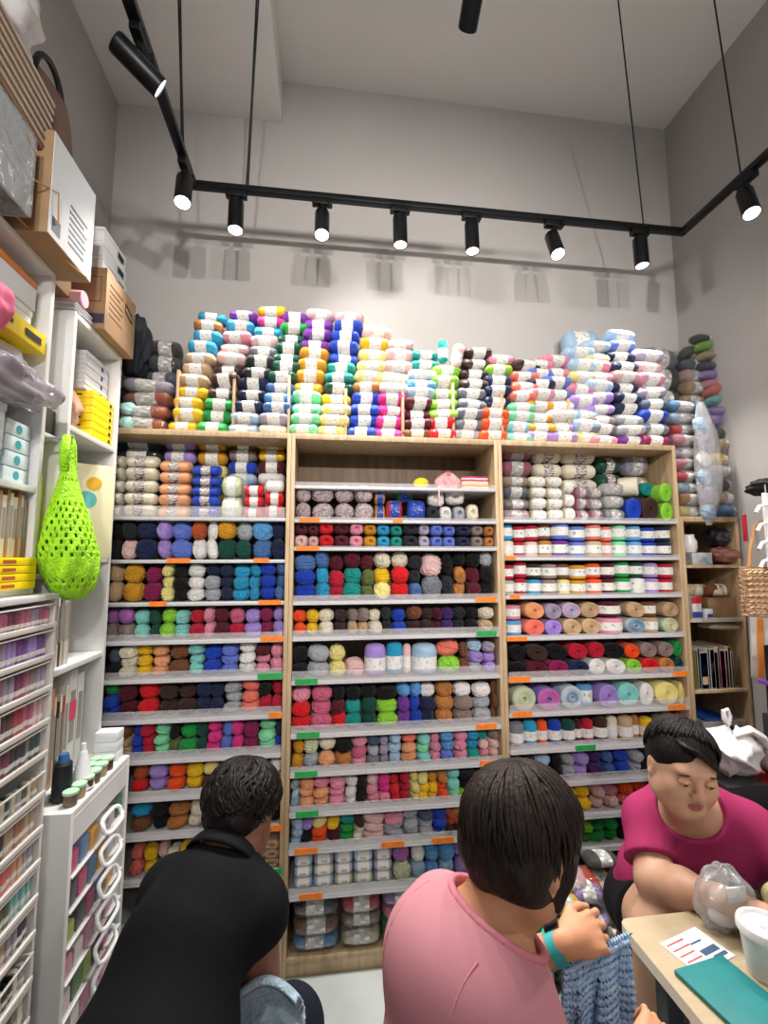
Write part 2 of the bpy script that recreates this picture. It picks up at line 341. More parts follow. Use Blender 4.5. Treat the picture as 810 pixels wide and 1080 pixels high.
# ================================================================ yarn shapes (shared meshes, unit size)
def nrm(a): return a/np.linalg.norm(a,axis=-1,keepdims=True)
def ball_mesh(name,seed,hole=0.,nu=60,nv=44,freq=17,p=2.25):
    rs=np.random.RandomState(seed)
    th=np.linspace(0,PI,nv)[1:-1]; ph=np.arange(nu)/nu*2*PI
    T,P=np.meshgrid(th,ph,indexing='ij')
    D=np.stack([np.sin(T)*np.cos(P),-np.cos(T),np.sin(T)*np.sin(P)],-1)   # pole on -Y (front)
    D=np.concatenate([[[[0,-1,0]]],D.reshape(1,-1,3),[[[0,1,0]]]],1)[0]
    axes=nrm(rs.randn(6,3)); axes[0]=nrm(np.array([.12,-1,.1])); bs=rs.randn(6,3)*1.6; cs=rs.rand(6)*6
    score=np.stack([np.sin(D@bs[i]+cs[i]) for i in range(6)],-1); score[:,0]+=2.2*np.clip(-D[:,1]-.72,0,1)
    pick=score.argmax(-1); lat=np.arcsin(np.clip((D*axes[pick]).sum(-1),-1,1))
    ridge=np.abs(np.sin(lat*freq))**.6
    srt=np.sort(score,-1); edge=np.clip((srt[:,-1]-srt[:,-2])*4,0,1)
    r=(np.abs(D)**p).sum(-1)**(-1/p)
    R=.5*r*(0.86+.14*ridge)*(1-.06*(1-edge))
    V=D*R[:,None]
    if hole:
        ang=np.arccos(np.clip(-D[:,1],-1,1)); k=np.clip(1-ang/hole,0,1); V[:,1]+= .42*(k**.6)
    else:
        ang=np.arccos(np.clip(-D[:,1],-1,1)); k=np.clip(1-ang/.5,0,1); V[:,1]+=.05*k
    n=len(V); f=[]
    for a in range(nu): f.append((0,1+(a+1)%nu,1+a))
    for i in range(nv-3):
        for a in range(nu):
            f.append((1+i*nu+a,1+i*nu+(a+1)%nu,1+(i+1)*nu+(a+1)%nu,1+(i+1)*nu+a))
    l=1+(nv-3)*nu
    for a in range(nu): f.append((l+a,l+(a+1)%nu,n-1))
    mb=MB(); mb.add(V,f)
    if not hole:      # a few loose strands lying over the windings
        for k in range(5):
            ax=Vector(nrm(rs.randn(3))); ax.y*=.5; ax.normalize(); q=ax.to_track_quat('Z','Y'); off=rs.uniform(-.28,.28); s0=rs.rand()*6; ln=rs.uniform(1.5,3.6)
            pts=[]
            for j in range(15):
                a=s0+ln*j/14; d=(q@Vector((math.cos(a),math.sin(a),off+.1*math.sin(a*2)))).normalized()
                rr=.5*(abs(d.x)**p+abs(d.y)**p+abs(d.z)**p)**(-1/p); pts.append(d*rr*.985)
            mb.tube(pts,.03,5)
    return mb.mesh(name,m_yarn,ang=3.2)
BALLS=[ball_mesh('wound_yarn_%d'%i,i,freq=[8,9,10,7.5,11,8.5,9.5,10.5][i],p=[2.2,2.4,2.6,2.2,2.5,2.8,2.3,2.5][i]) for i in range(8)]
DONUT=[ball_mesh('donut_yarn_%d'%i,40+i,hole=.42,freq=24,p=2.9) for i in range(3)]
def skein_mesh(name,seed,n=40,k=34,m=None,plump=7,rg=15):
    rs=np.random.RandomState(seed); mb=MB(); xs=np.linspace(-1,1,n); ph0=rs.rand()*6
    def fn(u,v):
        x=math.sin((u*2-1)*PI/2); a=v*2*PI
        R=.5*max(0,(1-abs(x)**plump))**.5*(1+.03*math.cos(2*a+ph0)*abs(x))*(.985-.045*math.exp(-(x/.38)**2))
        R*=1+.022*math.sin(rg*a+5*x+ph0)+.018*math.sin(3*x*PI+2*a+ph0)
        return (x*.5,R*math.cos(a),R*math.sin(a))
    mb.grid(fn,n,k,cv=True); return mb.mesh(name,m or m_pack,ang=3.2)
SKEINS=[skein_mesh('skein_%d'%i,i) for i in range(5)]
def band_mesh(name,m,w0,w1,r=.505,n=30,axis='x'):
    mb=MB()
    def ring(rr): return [(x,rr*math.cos(2*PI*j/n),rr*math.sin(2*PI*j/n)) for x in (w0,w1) for j in range(n)]
    f=[(j,(j+1)%n,n+(j+1)%n,n+j) for j in range(n)]
    mb.add(ring(r),f); mb.add(ring(r-.05),f)
    for o,sgn in ((0,1),(n,1)):
        mb.add(ring(r)[o:o+n]+ring(r-.05)[o:o+n],[(j,(j+1)%n,n+(j+1)%n,n+j) for j in range(n)])
    if axis=='z': mb.v=[(p[1],p[2],p[0]) for p in mb.v]
    if axis=='y': mb.v=[(p[2],p[0],p[1]) for p in mb.v]
    return mb.mesh(name,m)
BANDS=[band_mesh('paper_band_a',m_label,-.2,.2),band_mesh('paper_band_b',m_label,-.17,.22),band_mesh('paper_band_c',m_label,-.22,.16)]
BMAR=band_mesh('maroon_band',m_labmar,-.17,.15); BBLU=band_mesh('blue_band',m_labblue,-.28,.28); BPLAIN=band_mesh('white_band',m_paper,-.3,.3)
BBLK=band_mesh('black_print_band',m_labblk,-.3,.3)
BZ=band_mesh('tube_label',m_labteal,-.26,.24,r=.512,axis='z'); BZW=band_mesh('tube_label_white',m_label,-.24,.26,r=.512,axis='z')
BZT=band_mesh('upright_label',m_label,-.3,.08,r=.5,axis='z')
def wrap_mesh():
    mb=MB(); rs=np.random.RandomState(3)
    def fn(u,v):
        x=(u*2-1); a=v*2*PI; R=.56*max(0.02,(1-abs(x)**9))**.5*(1+.05*math.sin(5*a+9*x)+.03*math.sin(11*a-6*x))
        return (x*.56,R*math.cos(a),R*math.sin(a))
    mb.grid(fn,26,30,cv=True); mb.v=[(p[0]*.9,p[1]*.93,p[2]*.93) for p in mb.v]; return mb.mesh('plastic_wrap',m_wrap,ang=3.2)
WRAP=wrap_mesh()
def cake_mesh(name,seed,hole=.09,ring=9,m=None):
    rs=np.random.RandomState(seed); prof=[]
    prof.append((hole*.7,-.30)); prof.append((hole,-.46))
    for k in range(1,ring*4+1):
        r=hole+(.42-hole)*k/(ring*4); prof.append((r,-.5+.016*math.cos(k*PI/2)+.03*(r/.42)**3*0))
    for k in range(1,7): a=k/6*PI/2; prof.append((.42+.08*math.sin(a),-.5+.10*(1-math.cos(a))))
    for k in range(1,9): prof.append((.5+.006*(-1)**k,-.4+.8*k/9))
    for k in range(0,7): a=k/6*PI/2; prof.append((.42+.08*math.cos(a),.4+.10*math.sin(a)))
    prof.append((.0,.5))
    mb=MB(); mb.lathe(prof,36,tf=Matrix.Rotation(-PI/2,4,'X')@Matrix.Scale(1,4))
    v=[]
    for p in mb.v:      # gentle spiral wobble
        a=math.atan2(p[2],p[0]); r=math.hypot(p[0],p[2]); s=1+.014*math.sin(a*3+seed); v.append((p[0]*s,-p[1] if False else p[1],p[2]*s))
    mb.v=v; return mb.mesh(name,m or m_yarn,ang=3.2)
def cake_mat():
    """yarn cake: colour rings by distance from the winding axis"""
    m=yarn_mat('yarn_cake',.85,0,.4,30); N=m.node_tree.nodes; L=m.node_tree.links
    tc=[x for x in N if x.type=='TEX_COORD'][0]; noise=[x for x in N if x.type=='TEX_NOISE'][0]
    mp=N.new('ShaderNodeMapping'); mp.inputs['Scale'].default_value=(1,0.0,1); L.new(tc.outputs['Object'],mp.inputs[0])
    ln=N.new('ShaderNodeVectorMath'); ln.operation='LENGTH'; L.new(mp.outputs[0],ln.inputs[0])
    oi=[x for x in N if x.type=='OBJECT_INFO'][0]
    w=N.new('ShaderNodeMath'); w.operation='MULTIPLY_ADD'; w.inputs[1].default_value=9; L.new(ln.outputs['Value'],w.inputs[0])
    r3=N.new('ShaderNodeMath'); r3.operation='MULTIPLY'; r3.inputs[1].default_value=6; L.new(oi.outputs['Random'],r3.inputs[0]); L.new(r3.outputs[0],w.inputs[2])
    cb=N.new('ShaderNodeCombineXYZ'); L.new(w.outputs[0],cb.inputs[0]); L.new(r3.outputs[0],cb.inputs[1]); L.new(cb.outputs[0],noise.inputs['Vector']); noise.inputs['Scale'].default_value=1; noise.inputs['Distortion'].default_value=0
    return m
m_cake=cake_mat()
CAKES=[cake_mesh('yarn_cake_%d'%i,i,m=m_cake) for i in range(3)]
CONE=cake_mesh('ring_cake',5,hole=.2,ring=5,m=m_cake)
def vtube_mesh(name,seed):
    rs=np.random.RandomState(seed); mb=MB(); n=26
    def fn(u,v):
        t=u; a=v*2*PI
        z=-.5+t
        e=min(t,1-t)/.14; R=.5*(1 if e>=1 else (max(0,1-(1-e)**2))**.5*.35+.65*(1 if e>0 else .8))
        if t<=0 or t>=1: R*=.6
        R*=1+.014*math.sin(14*a+26*t)+.01*math.sin(14*a-26*t)
        return (R*math.cos(a),R*math.sin(a),z)
    mb.grid(fn,n,36,cv=True); 
    mb.f.append(tuple(range(35,-1,-1))); mb.m.append(0); mb.f.append(tuple(25*36+j for j in range(36))); mb.m.append(0)
    return mb.mesh(name,m_yarn,ang=3.2)
VT=[vtube_mesh('yarn_tube_%d'%i,i) for i in range(3)]
UPR=[]
for i in range(3):
    k=SKEINS[i].copy(); k.transform(Matrix.Rotation(PI/2,4,'Y')); k.materials.clear(); k.materials.append(m_yarn); UPR.append(k)
m_ink=mat('ink_black','#15161a',.6)
ICE=text_mesh('ice',.30,.002,m_ink)
def setcol(o,ch):
    c=pcol(ch); j=random.uniform(.92,1.08); a=1.0
    if ch in TINT: a=1-TINT[ch][1]; o['tint']=list(lin(TINT[ch][0])[:3])
    o.color=(min(1,c[0]*j),min(1,c[1]*j),min(1,c[2]*j),a)
NAMES={'b':('yarn_ball','yarn ball','yarn ball'),'w':('wool_ball','wool ball','yarn ball'),'y':('baby_yarn_ball','small yarn ball','yarn ball'),'d':('cotton_ball','holed cotton ball','yarn ball'),
 'c':('yarn_cake','flat-ended yarn cake','yarn cake'),'r':('cotton_reel','ring-ended yarn reel','yarn reel'),'t':('yarn_tube','labelled yarn tube','yarn tube'),'u':('upright_skein','upright banded skein','yarn skein'),
 's':('yarn_skein','banded yarn skein','yarn skein'),'p':('yarn_pack','film-wrapped yarn pack','yarn pack'),'i':('ice_skein','skein lettered ice','yarn skein')}
def yarn(kind,ch,cx,cy,cz,w,d,h,label,group,band=None,rz=0,ry=0,wrap=False,bandlab=None):
    nm,_,cat=NAMES[kind]; rnd=random.random
    d*=.975; h*=.985
    if wrap: h*=.975; w*=.985
    if kind in 'bwy':
        o=link(nm,random.choice(BALLS),None,(cx,cy,cz),(random.uniform(-.2,.2),random.choice((0,PI))+random.uniform(-.22,.22),random.uniform(-.35,.35)),(w,d,h))
    elif kind=='d': o=link(nm,random.choice(DONUT),None,(cx,cy,cz),(0,random.choice((0,PI)),random.uniform(-.1,.1)),(w,d,h))
    elif kind=='c': o=link(nm,random.choice(CAKES),None,(cx,cy,cz),(0,rnd()*.3+ry,rz),(w,d,h))
    elif kind=='r': o=link(nm,CONE,None,(cx,cy,cz),(0,0,rz),(w,d,h))
    elif kind=='t':
        o=link(nm,random.choice(VT),None,(cx,cy,cz),(0,0,rnd()*6),(w,w,h)); b=link('printed_label',random.choice((BZ,BZ,BZW)),o); 
    elif kind=='u':
        o=link(nm,random.choice(UPR),None,(cx,cy,cz),(0,ry,rnd()*6),(w,w,h)); link('paper_band',BZT,o)
    else:
        o=link(nm,random.choice(SKEINS),None,(cx,cy,cz),(random.uniform(-.3,.3),ry,rz),(w,d,h))
        bm=band or random.choice(BANDS); link('paper_band',bm,o)
        if wrap: link('plastic_wrap',WRAP,o)
        if kind=='i':
            o.rotation_euler=(0,ry,rz)
            x=link('lettering',ICE,o,(random.uniform(-.04,.04),-.512,.06),(PI/2,0,0),(1.1*h/w*1.5,1.25,1))
    setcol(o,ch); return tag(o,label,cat,group)
CASEN={'L':'bookcase behind the man','C':'middle bookcase','R':'bookcase behind the magenta woman'}
CASES_SHORT={'L':'first bookcase','C':'middle bookcase','R':'third bookcase'}
COUNT=0
def row(key,nth,kind,ytop,yshelf_top,yshelf_bot,s,tags=(),depth=.085,yoff=0.,skip_shelf=False,dots=None):
    """one shelf: boundaries in pixels with the colours (top to bottom) of each column between them"""
    zs=shelf(key,yshelf_top,yshelf_bot,tags)
    fill(key,nth,kind,ytop,zs,yshelf_bot,s,depth,yoff)
    return zs
def fill(key,nth,kind,ytop,zs,yshelf_bot,s,depth=.085,yoff=0.,top_jit=.11):
    YC=YF+.012+depth/2+yoff
    tok=s.split(); cols=[]
    for i in range(0,len(tok)-2,2): cols.append((float(tok[i]),float(tok[i+2]),tok[i+1]))
    zt=atY(XREF[key],ytop,YC).z; t,xa,xb=CASES[key]
    ci=0
    for (a,b,codes) in cols:
        kd=kind
        if ':' in codes: kd,codes=codes.split(':')
        if set(codes)=={'-'}: continue
        ci+=1
        ym=(ytop+yshelf_bot)/2; x0=atY(a,ym,YC).x; x1=atY(b,ym,YC).x
        x0=max(x0,xa+.002); x1=min(x1,xb-.002)
        if x1-x0<.015: continue
        H=(zt-zs)*random.uniform(1-top_jit,1.0); n=len(codes); h=H/n
        for k,ch in enumerate(codes):
            if ch=='-': continue
            lay={1:'',2:['upper layer, ','lower layer, '],3:['top layer, ','middle layer, ','bottom layer, ']}[n]
            lay=lay[k] if lay else ''
            lab='%s %s, %s column, %s%s shelf, %s'%(PAL[ch][1],NAMES[kd][2] if len(PAL[ch][1].split())>2 else NAMES[kd][1],ORD[ci-1],lay,ORD[nth-1],CASES_SHORT[key])
            w=x1-x0; dx=random.uniform(-.06,.06)*w if kd in 'bwy' else 0
            hh=h*(random.uniform(.98,1.05)*(1,1,1.04,1.13)[n] if kd in 'bwy' else .985); ww=w*(random.uniform(.95,1.06) if kd in 'bwy' else .99)
            yarn(kd,ch,(x0+x1)/2+dx*.3,YC+random.uniform(0,.012)+(.012*((k+ci)%2) if kd in 'bwy' else 0),zs+max(h*(n-k-.5),hh*.5) if k==n-1 else zs+h*(n-k-.5),ww,depth if kd not in 't' else w,hh,lab,None)
# ================================================================ shelves of yarn: first bookcase
Z={}
Z['L1']=shelf('L',534,549)
row('L',2,'b',546,590,594,"119 kk 129 Kq 145 BB 167 VV 181 uu 203 jw 218 ww 230 YE 249 gE 266 sS 287 BB 304",[('o',176,201),('o',268,284)])
row('L',3,'b',592,635,639,"113 ff 130 YY 153 MM 171 lll 184 kkk 198 www 216 Bgg 233 BBB 246 TTT 264 TTT 274 bbb 291 SSS 302",[('o',158,176),('o',273,297)])
row('L',4,'b',640,668,679,"112 Xx 125 Xx 142 aa 159 EE 169 LL 186 aa 200 RR 216 pp 227 mm 242 QR 258 VV 275 MM 288 VV 303",[('o',275,299)])
row('L',5,'b',678,707,719,"115 Uk 128 WWW 145 yyy 161 OOO 178 nn 200 aaa 215 bb 234 uuu 252 www 270 mpp 285 pp 304",[('g',272,298)])
row('L',6,'b',718,748,761,"111 ebb 126 mm 145 rr 168 NN 188 NN 207 BB 222 BB 236 ggg 255 ccc 274 kR 286 RR 301",[('o',284,297)])
row('L',7,'b',760,790,803,"112 kff 126 nff 140 bbb 151 RRR 164 iii 180 kv 190 ee 209 EE 219 PPP 234 uu 245 PP 257 MM 273 iii 291 Bb 301")
row('L',8,'b',802,831,842,"139 jr 157 VV 177 oo 196 yy 214 lm 231 rr 253 QQ 269 pp 284 ww 301",[('o',282,297)])
row('L',9,'b',845,874,882,"138 Tn 160 kk 177 FF 200 WW 215 EE 232 kk 262 kk 282 kk 300",[('o',282,298)])
zz=row('L',10,'b',886,922,929,"138 cc 152 yy 166 qq 178 WW 190 yy 205 QQ 225 kk 245 mm 262 zz 279 r:fff 299",[('g',282,298)])
row('L',11,'b',934,968,976,"142 kk 162 gg 180 WW 200 ww 222 gg 245 pp 265 kk 279 www 299")
fill('L',12,'b',984,.076,1040,"150 kk 180 ww 205 rr 230 gg 255 ww 275 xx 299")
# ---------------------------------------------------------------- middle bookcase
Z['C1']=shelf('C',510,517)
Z['C2']=shelf('C',546,552,[('o',316,337),('o',414,424)])
row('C',3,'d',551,576,581,"311 mq 325 mq 336 rr 352 mm 368 pp 383 YY 397 TT 411 tt 424 KK 441 CC 453 uu 466 uu 480 BB 496 xx 509 FF 524",[('o',312,337)],depth=.07)
row('C',4,'w',581,627,637,"310 Sbb 333 STT 347 mRR 362 mtt 381 mvv 394 Wyl 412 Wrr 431 KKS 444 qG 466 kK 478 kFF 491 kmm 506 gkk 524",[('o',501,523)])
row('C',5,'w',639,663,674,"309 oo 323 yy 336 WW 352 NN 366 xf 377 xf 388 WW 402 KK 413 bb 428 nN 444 NN 456 mm 464 DD 477 KK 490 kk 504 Wf 524",[('g',502,523)])
z6=shelf('C',705,719,[('g',311,335)])
fill('C',6,'w',676,z6,719,"309 kk 324 gg 347 ll 364 -q 384 u:V 407 u:T 425 u:q 434 u:z 461 cL 484 nn 493 zVg 508 hVV 525")
row('C',7,'w',719,761,774,"308 prr 328 QQQ 350 kmr 364 ktt 381 kEE 397 kLL 419 sdd 432 sbb 443 wBB 459 FFF 478 wxx 498 wgg 518 nnn 527",[('g',313,337),('o',502,523)])
row('C',8,'y',772,803,814,"309 YY 320 Ag 336 WO 354 kF 371 pQp 387 UgG 400 hhh 410 zzz 423 cOO 440 aia 453 ppp 464 ssu 478 ppp 492 TTt 504 tqp 515 xqq 527",[('g',311,335),('o',506,528)])
row('C',9,'y',815,843,855,"308 gzz 316 OOO 331 pOO 347 ppp 364 www 376 kkk 387 qpp 399 PPp 411 rrr 421 RRR 432 lll 441 lyy 452 Yyy 461 Foo 471 aai 484 kkL 504 kkk 511 ee 519 VV 527",[('g',312,336)])
row('C',10,'y',856,881,893,"307 zzz 319 Vkk 330 loo 345 ymm 358 tee 373 NWW 383 qqq 405 pgg 425 ggg 441 Ugg 456 bbb 470 jjN 478 FjN 490 kk 509 gg 526",[('o',311,335),('o',402,426),('o',455,478)])
z11=shelf('C',928,940,[('o',316,340)])
# ---------------------------------------------------------------- third bookcase
Z['R1']=shelf('R',546,552)
row('R',2,'t',552,585,591,"529 TW 541 RR 553 Rq 567 nF 581 ud 599 uu 616 cf 633 cc 644 ii 660 ss 675 bb 690 BB 706",[('o',533,543)],depth=.08)
row('R',3,'t',592,625,631,"530 Rg 542 RR 555 NT 570 xx 587 nl 600 YY 617 oo 633 mm 648 ee 663 Ew 678 VV 693 RR 709",[('o',537,547)],depth=.08)
row('R',4,'c',633,668,674,"532 t:ps 549 Oc 570 hV 588 Cf 608 ff 628 t:mp 654 fZ 674 t:nf 692 fA 718",[('o',534,555)],depth=.11)
row('R',5,'c',675,706,717,"535 kk 551 Nm 574 kM 595 RB 616 Rw 633 kw 654 oL 670 xr 688 xF 704 eE 722",[('o',536,558),('o',709,724)],depth=.1)
row('R',6,'c',717,740,753,"535 A 560 X 585 Z 608 t:s 624 V 644 a 667 w 682 l 707 l 722",[('o',540,560),('o',704,722)],depth=.13)
row('R',7,'u',755,780,791,"536 G 552 T 567 o 578 b 592 E 607 m 614 R 626 N 641 W 652 f 667 F 675 y 688 v 699 q 713 P 727",[('g',606,627)])
row('R',8,'w',791,815,827,"537 GG 552 kk 564 zz 582 kk 592 gg 605 VV 619 DD 634 SS 646 bb 663 gg 676 KK 684 ff 700 WW 715 gg 728")
row('R',9,'w',827,857,863,"540 YY 560 oo 575 ll 591 yy 608 yy 623 qq 637 pq 652 oc 668 oo 690 cc 710 yy 728")
row('R',10,'w',864,893,898,"545 ee 570 ee 590 LL 610 Le 622 ee 637 ee 650 kk 668 ee 690 EE 715 kk 728")
# ---------------------------------------------------------------- special shelves: explicit items  (px,py,w,h in pixels; Y depth)
GCNT={}
def item(kind,ch,px,py,wp,hp,Y,d,label,group=None,**kw):
    c=atY(px,py,Y); k=(atY(px+wp/2,py,Y).x-atY(px-wp/2,py,Y).x); h=atY(px,py-hp/2,Y).z-atY(px,py+hp/2,Y).z
    return yarn(kind,ch,c.x,Y,c.z,k,d,h,label,group,**kw)
def stackz(kind,codes,px0,px1,zs,ytop,Y,d,where,**kw):
    """pile straight up from a shelf; codes bottom to top"""
    zt=atY((px0+px1)/2,ytop,Y).z; h=(zt-zs)/len(codes); x0=atY(px0,ytop+20,Y).x; x1=atY(px1,ytop+20,Y).x
    for _t,xa,xb in CASES.values():
        if xa<(x0+x1)/2<xb: x0=max(x0,xa+.003); x1=min(x1,xb-.003)
    for k,ch in enumerate(codes):
        pos='bottom' if k==0 else 'top' if k==len(codes)-1 else ORD[k]+' up'
        yarn(kind,ch,(x0+x1)/2,Y,zs+h*(k+.5),x1-x0-.002,d,h*.995,'%s %s, %s %s'%(PAL[ch][1],NAMES[kind][1],pos,where),None,**kw)
z=Z['L1']
A=YF+.06; B=YF+.20
stackz('s','WWWWW',120,133,z,481,A,.09,'of the half-hidden cream pile, first bookcase',band=BMAR)
stackz('s','WWWWW',133.5,168.5,z,481,A,.09,'of the wide cream pile, first bookcase',band=BMAR)
stackz('s','OOOOO',169,203,z,486,A,.09,'of the peach pile, first bookcase',band=BMAR)
stackz('s','bbbbb',203.5,234,z,491,A,.09,'of the royal blue pile, first bookcase top shelf',band=BMAR)
stackz('s','AA',234.5,257,z,502,A,.09,'of the two beside the blue pile')
stackz('s','rrr',257.5,279,z,512,A,.09,'of the red pile beside the mixed skeins')
stackz('s','rrw',279.5,300,z,506,A,.09,'of the last red pile by the upright')
stackz('s','EKKKKE',122,173,z,460,B,.09,'of the dim back pile behind the cream skeins')
stackz('s','BuuSVV',174,208,z,461,B,.09,'of the purple and blue back pile')
stackz('s','llTlYY',209,241,z,462,B,.09,'of the yellow back pile, first bookcase')
stackz('s','bsszbxn',241.5,272,z,463,B,.09,'of the mixed back pile over the red skeins')
stackz('s','rrrwmyy',272.5,302,z,463,B,.09,'of the back pile touching the upright')
# middle, second shelf
z=Z['C2']
stackz('w','HH',309,328,z,512,A,.09,'of the flecked pair against the upright')
stackz('w','HH',328.5,352.5,z,512,A,.09,'of the flecked pair second from the upright')
stackz('w','HH',353,373,z,512,A,.09,'of the flecked pair third from the upright')
stackz('w','HH',373.5,393,z,512,A,.09,'of the flecked pair beside the blue-banded skeins')
stackz('s','YY',394,406,z,516,A+.02,.07,'of the mustard pair with blue bands',band=BBLU)
stackz('s','R',406.5,424,z,528,A,.08,'with a blue band, small and round',band=BBLU)
stackz('s','b',429,448,z,528,A,.08,'with a bright label below the green one',band=BBLU)
zq=atY(425,530,A).z
item('s','e',426,522,19,18,A+.06,.08,'green banded skein with a blue band resting behind two others',band=BBLU)
stackz('d','K',448.5,462,z,534,A,.08,'beside the white balls, dark'); stackz('d','w',462.5,476,z,534,A,.08,'in the front of the white heap')
stackz('d','g',476.5,490,z,534,A,.08,'in the middle of the white heap'); stackz('d','W',490.5,504,z,532,A,.08,'at the end of the white heap')
item('d','w',459,527,18,17,A+.025,.08,'white cotton ball on top of the dark one, loose yarn end'); item('d','w',479,524,20,19,A+.025,.08,'big white cotton ball crowning the white heap')
# middle, ice skeins
ci=0
for (x0,x1) in ((310,330),(330.5,352),(352.5,372),(372.5,393),(393.5,413)):
    ci+=1
    for k,(ch) in enumerate({1:'zzz',2:'zAh',3:'ACz',4:'Azz',5:'hCh'}[ci]):
        zt=atY(360,896,A).z; h=(zt-z11)/3; xa=atY(x0,915,A).x; xb=atY(x1,915,A).x
        yarn('i',ch,(xa+xb)/2,A,z11+h*(k+.5),xb-xa-.001,.07,h*.98,'%s skein lettered ice, %s of the %s stack on the ice shelf'%(PAL[ch][1],['bottom','middle','top'][k],ORD[ci-1]),None,band=BPLAIN,rz=0)
fill('C',11,'w',891,z11,940,"414 XA 433 wz 448 ss 462 sz 479 VV 496 VV 512 zz 526",.08)
# middle, bottom packs
z=.076
stackz('p','snK',309,358,z,942,A,.12,'of the pile by the upright',wrap=True)
stackz('p','WxR',359,401,z,938,A,.12,'of the middle pile on the floor shelf',wrap=True)
stackz('p','LepV',402,440,z,934,A,.12,'of the pile beside the pink shirt',wrap=True)
stackz('p','zpVw',441,482,z,936,A,.12,'of the pile hidden behind the pink shirt',wrap=True)
stackz('p','szKl',483,522,z,936,A,.12,'of the last pile in the middle bookcase',wrap=True)
# third bookcase, crammed top shelf
z=Z['R1']; B=YF+.19
stackz('s','qxUf',527,556,z,503,A,.09,'of the small bagged pile by the upright',wrap=True)
stackz('s','WWWW',557,574,z,503,A,.085,'of the first black-print cream pile',band=BBLK)
stackz('s','WWWW',574.5,591,z,503,A,.085,'of the second black-print cream pile',band=BBLK)
stackz('s','WWW',591.5,603,z,507,A,.085,'of the third black-print cream pile',band=BBLK)
stackz('s','ppp',603.5,618,z,514,A,.085,'of the pink and white bagged pile',wrap=True)
stackz('s','pww',618.5,632,z,514,A,.085,'of the second pink and white bagged pile',wrap=True)
stackz('s','gww',632.5,655,z,510,A,.085,'of the white bag pile in the middle',wrap=True)
stackz('c','b',655.5,671,z,526,A,.09,'under the cream cake'); stackz('c','N',671.5,689,z,525,A,.09,'beside the royal blue one')
stackz('c','LL',689.5,709,z,511,A,.1,'at the end of the crammed shelf')
item('c','W',662,514,19,20,A+.05,.09,'cream yarn cake with a brown label, leaning',rz=.9); item('c','t',677,517,14,14,A+.06,.09,'teal yarn cake peeping behind the lime ones')
stackz('s','kffQQ',527,559,z,471,B,.1,'of the back pile with the pink bag on top',wrap=True)
stackz('s','kkrWW',560,590,z,474,B,.1,'of the back pile with a red skein in it',band=BMAR)
stackz('s','kEWWW',590.5,626,z,475,B,.1,'of the back pile of cream skeins',band=BMAR)
stackz('s','kLEE',626.5,652,z,483,B,.1,'of the dark green back pile',band=BMAR)
stackz('p','kyC',652.5,699,z,478,B,.1,'of the pastel back pile',wrap=True)
# ---------------------------------------------------------------- toy shelf of the middle bookcase: plain crocheted things
zt_=Z['C1']
def crochet_ball(name,label,cat,px,py,wp,hp,Y,hexc,d=None):
    c=atY(px,py,Y); w=atY(px+wp/2,py,Y).x-atY(px-wp/2,py,Y).x; h=atY(px,py-hp/2,Y).z-atY(px,py+hp/2,Y).z
    m=mat('crochet_'+hexc,'#'+hexc,.9,var=.12,scale=60,bump=.5,bscale=160)
    mb=MB(); mb.grid(lambda u,v:(.5*math.sin(v*PI)**.9*math.cos(u*2*PI)*(1+.02*math.sin(24*u*6.283)*math.sin(30*v)),.5*math.sin(v*PI)**.9*math.sin(u*2*PI),-.5*math.cos(v*PI)),48,30,cu=True)
    o=mb.build(name,m,None,ang=3.2,loc=(c.x,Y,zt_+h/2)); o.scale=(w,d or w,h); return tag(o,label,cat)
crochet_ball('crochet_ball','yellow crocheted egg-shaped ball on the toy shelf','crochet ball',444,504,16,12,2.05,'e9d52a')
pk=empty('crochet_bundle',(atY(472,500,2.09).x,2.09,zt_),label='pink crocheted ruffle bundle beside the striped pouch',cat='crochet piece')
mb=MB()
def ruf(u,v):
    a=u*2*PI; R=.052*(math.sin(v*PI*.85+.25))**.7*(1+.14*math.sin(7*a+3*v)+.05*math.sin(15*a)); return (R*math.cos(a)*1.15,R*math.sin(a)*.8,.078*v*(1+.1*math.sin(5*a)))
mb.grid(ruf,70,20,cu=True); mb.build('ruffles',mat('crochet_pink','#e3a7ad',.9,var=.15,scale=50,bump=.5,bscale=150),pk,ang=3.2)
MB().grid(lambda u,v:(.02*math.sin(v*PI)*math.cos(u*6.283)+.0,.016*math.sin(v*PI)*math.sin(u*6.283)-.01,.075-.014*math.cos(v*PI)),20,12,cu=True).build('rosette',mat('crochet_rose','#c9707c',.9,bump=.5,bscale=150),pk,ang=3.2)
MB().tube([(-.055,-.05,.003),(-.06,-.085,.005),(-.066,-.097,-.004),(-.068,-.098,-.075),(-.062,-.097,-.082)],.0035,6).build('loose_yarn',MATS['crochet_pink'],pk)
sp=empty('striped_pouch',(atY(500,500,2.09).x,2.09,zt_),label='crocheted pouch with pink, yellow and white zigzag stripes on the toy shelf',cat='pouch')
hs=['c83a64','e9d9c0','d8557c','e7d27a','e9d9c0','c23a72','e8c9cf','b72f63']
for k,hx in enumerate(hs):
    z0=.0085*k; mb=MB(); w0=.068-.0008*k
    mb.grid(lambda u,v:((w0+.002*math.sin(v*PI))*math.copysign(abs(math.cos(u*6.2832))**.35,math.cos(u*6.2832)),(.03-.002*k+.002*math.sin(v*PI))*math.copysign(abs(math.sin(u*6.2832))**.5,math.sin(u*6.2832)),z0+.0095*v+.0012*math.sin(u*6.2832*22)),88,5,cu=True)
    if k in (0,7): n5=5; mb.f.append(tuple(i*5+(0 if k==0 else 4) for i in range(88))); mb.m.append(0)
    mb.build('crochet_stripe',mat('crochet_'+hx,'#'+hx,.9,bump=.5,bscale=150),sp,ang=3.2)
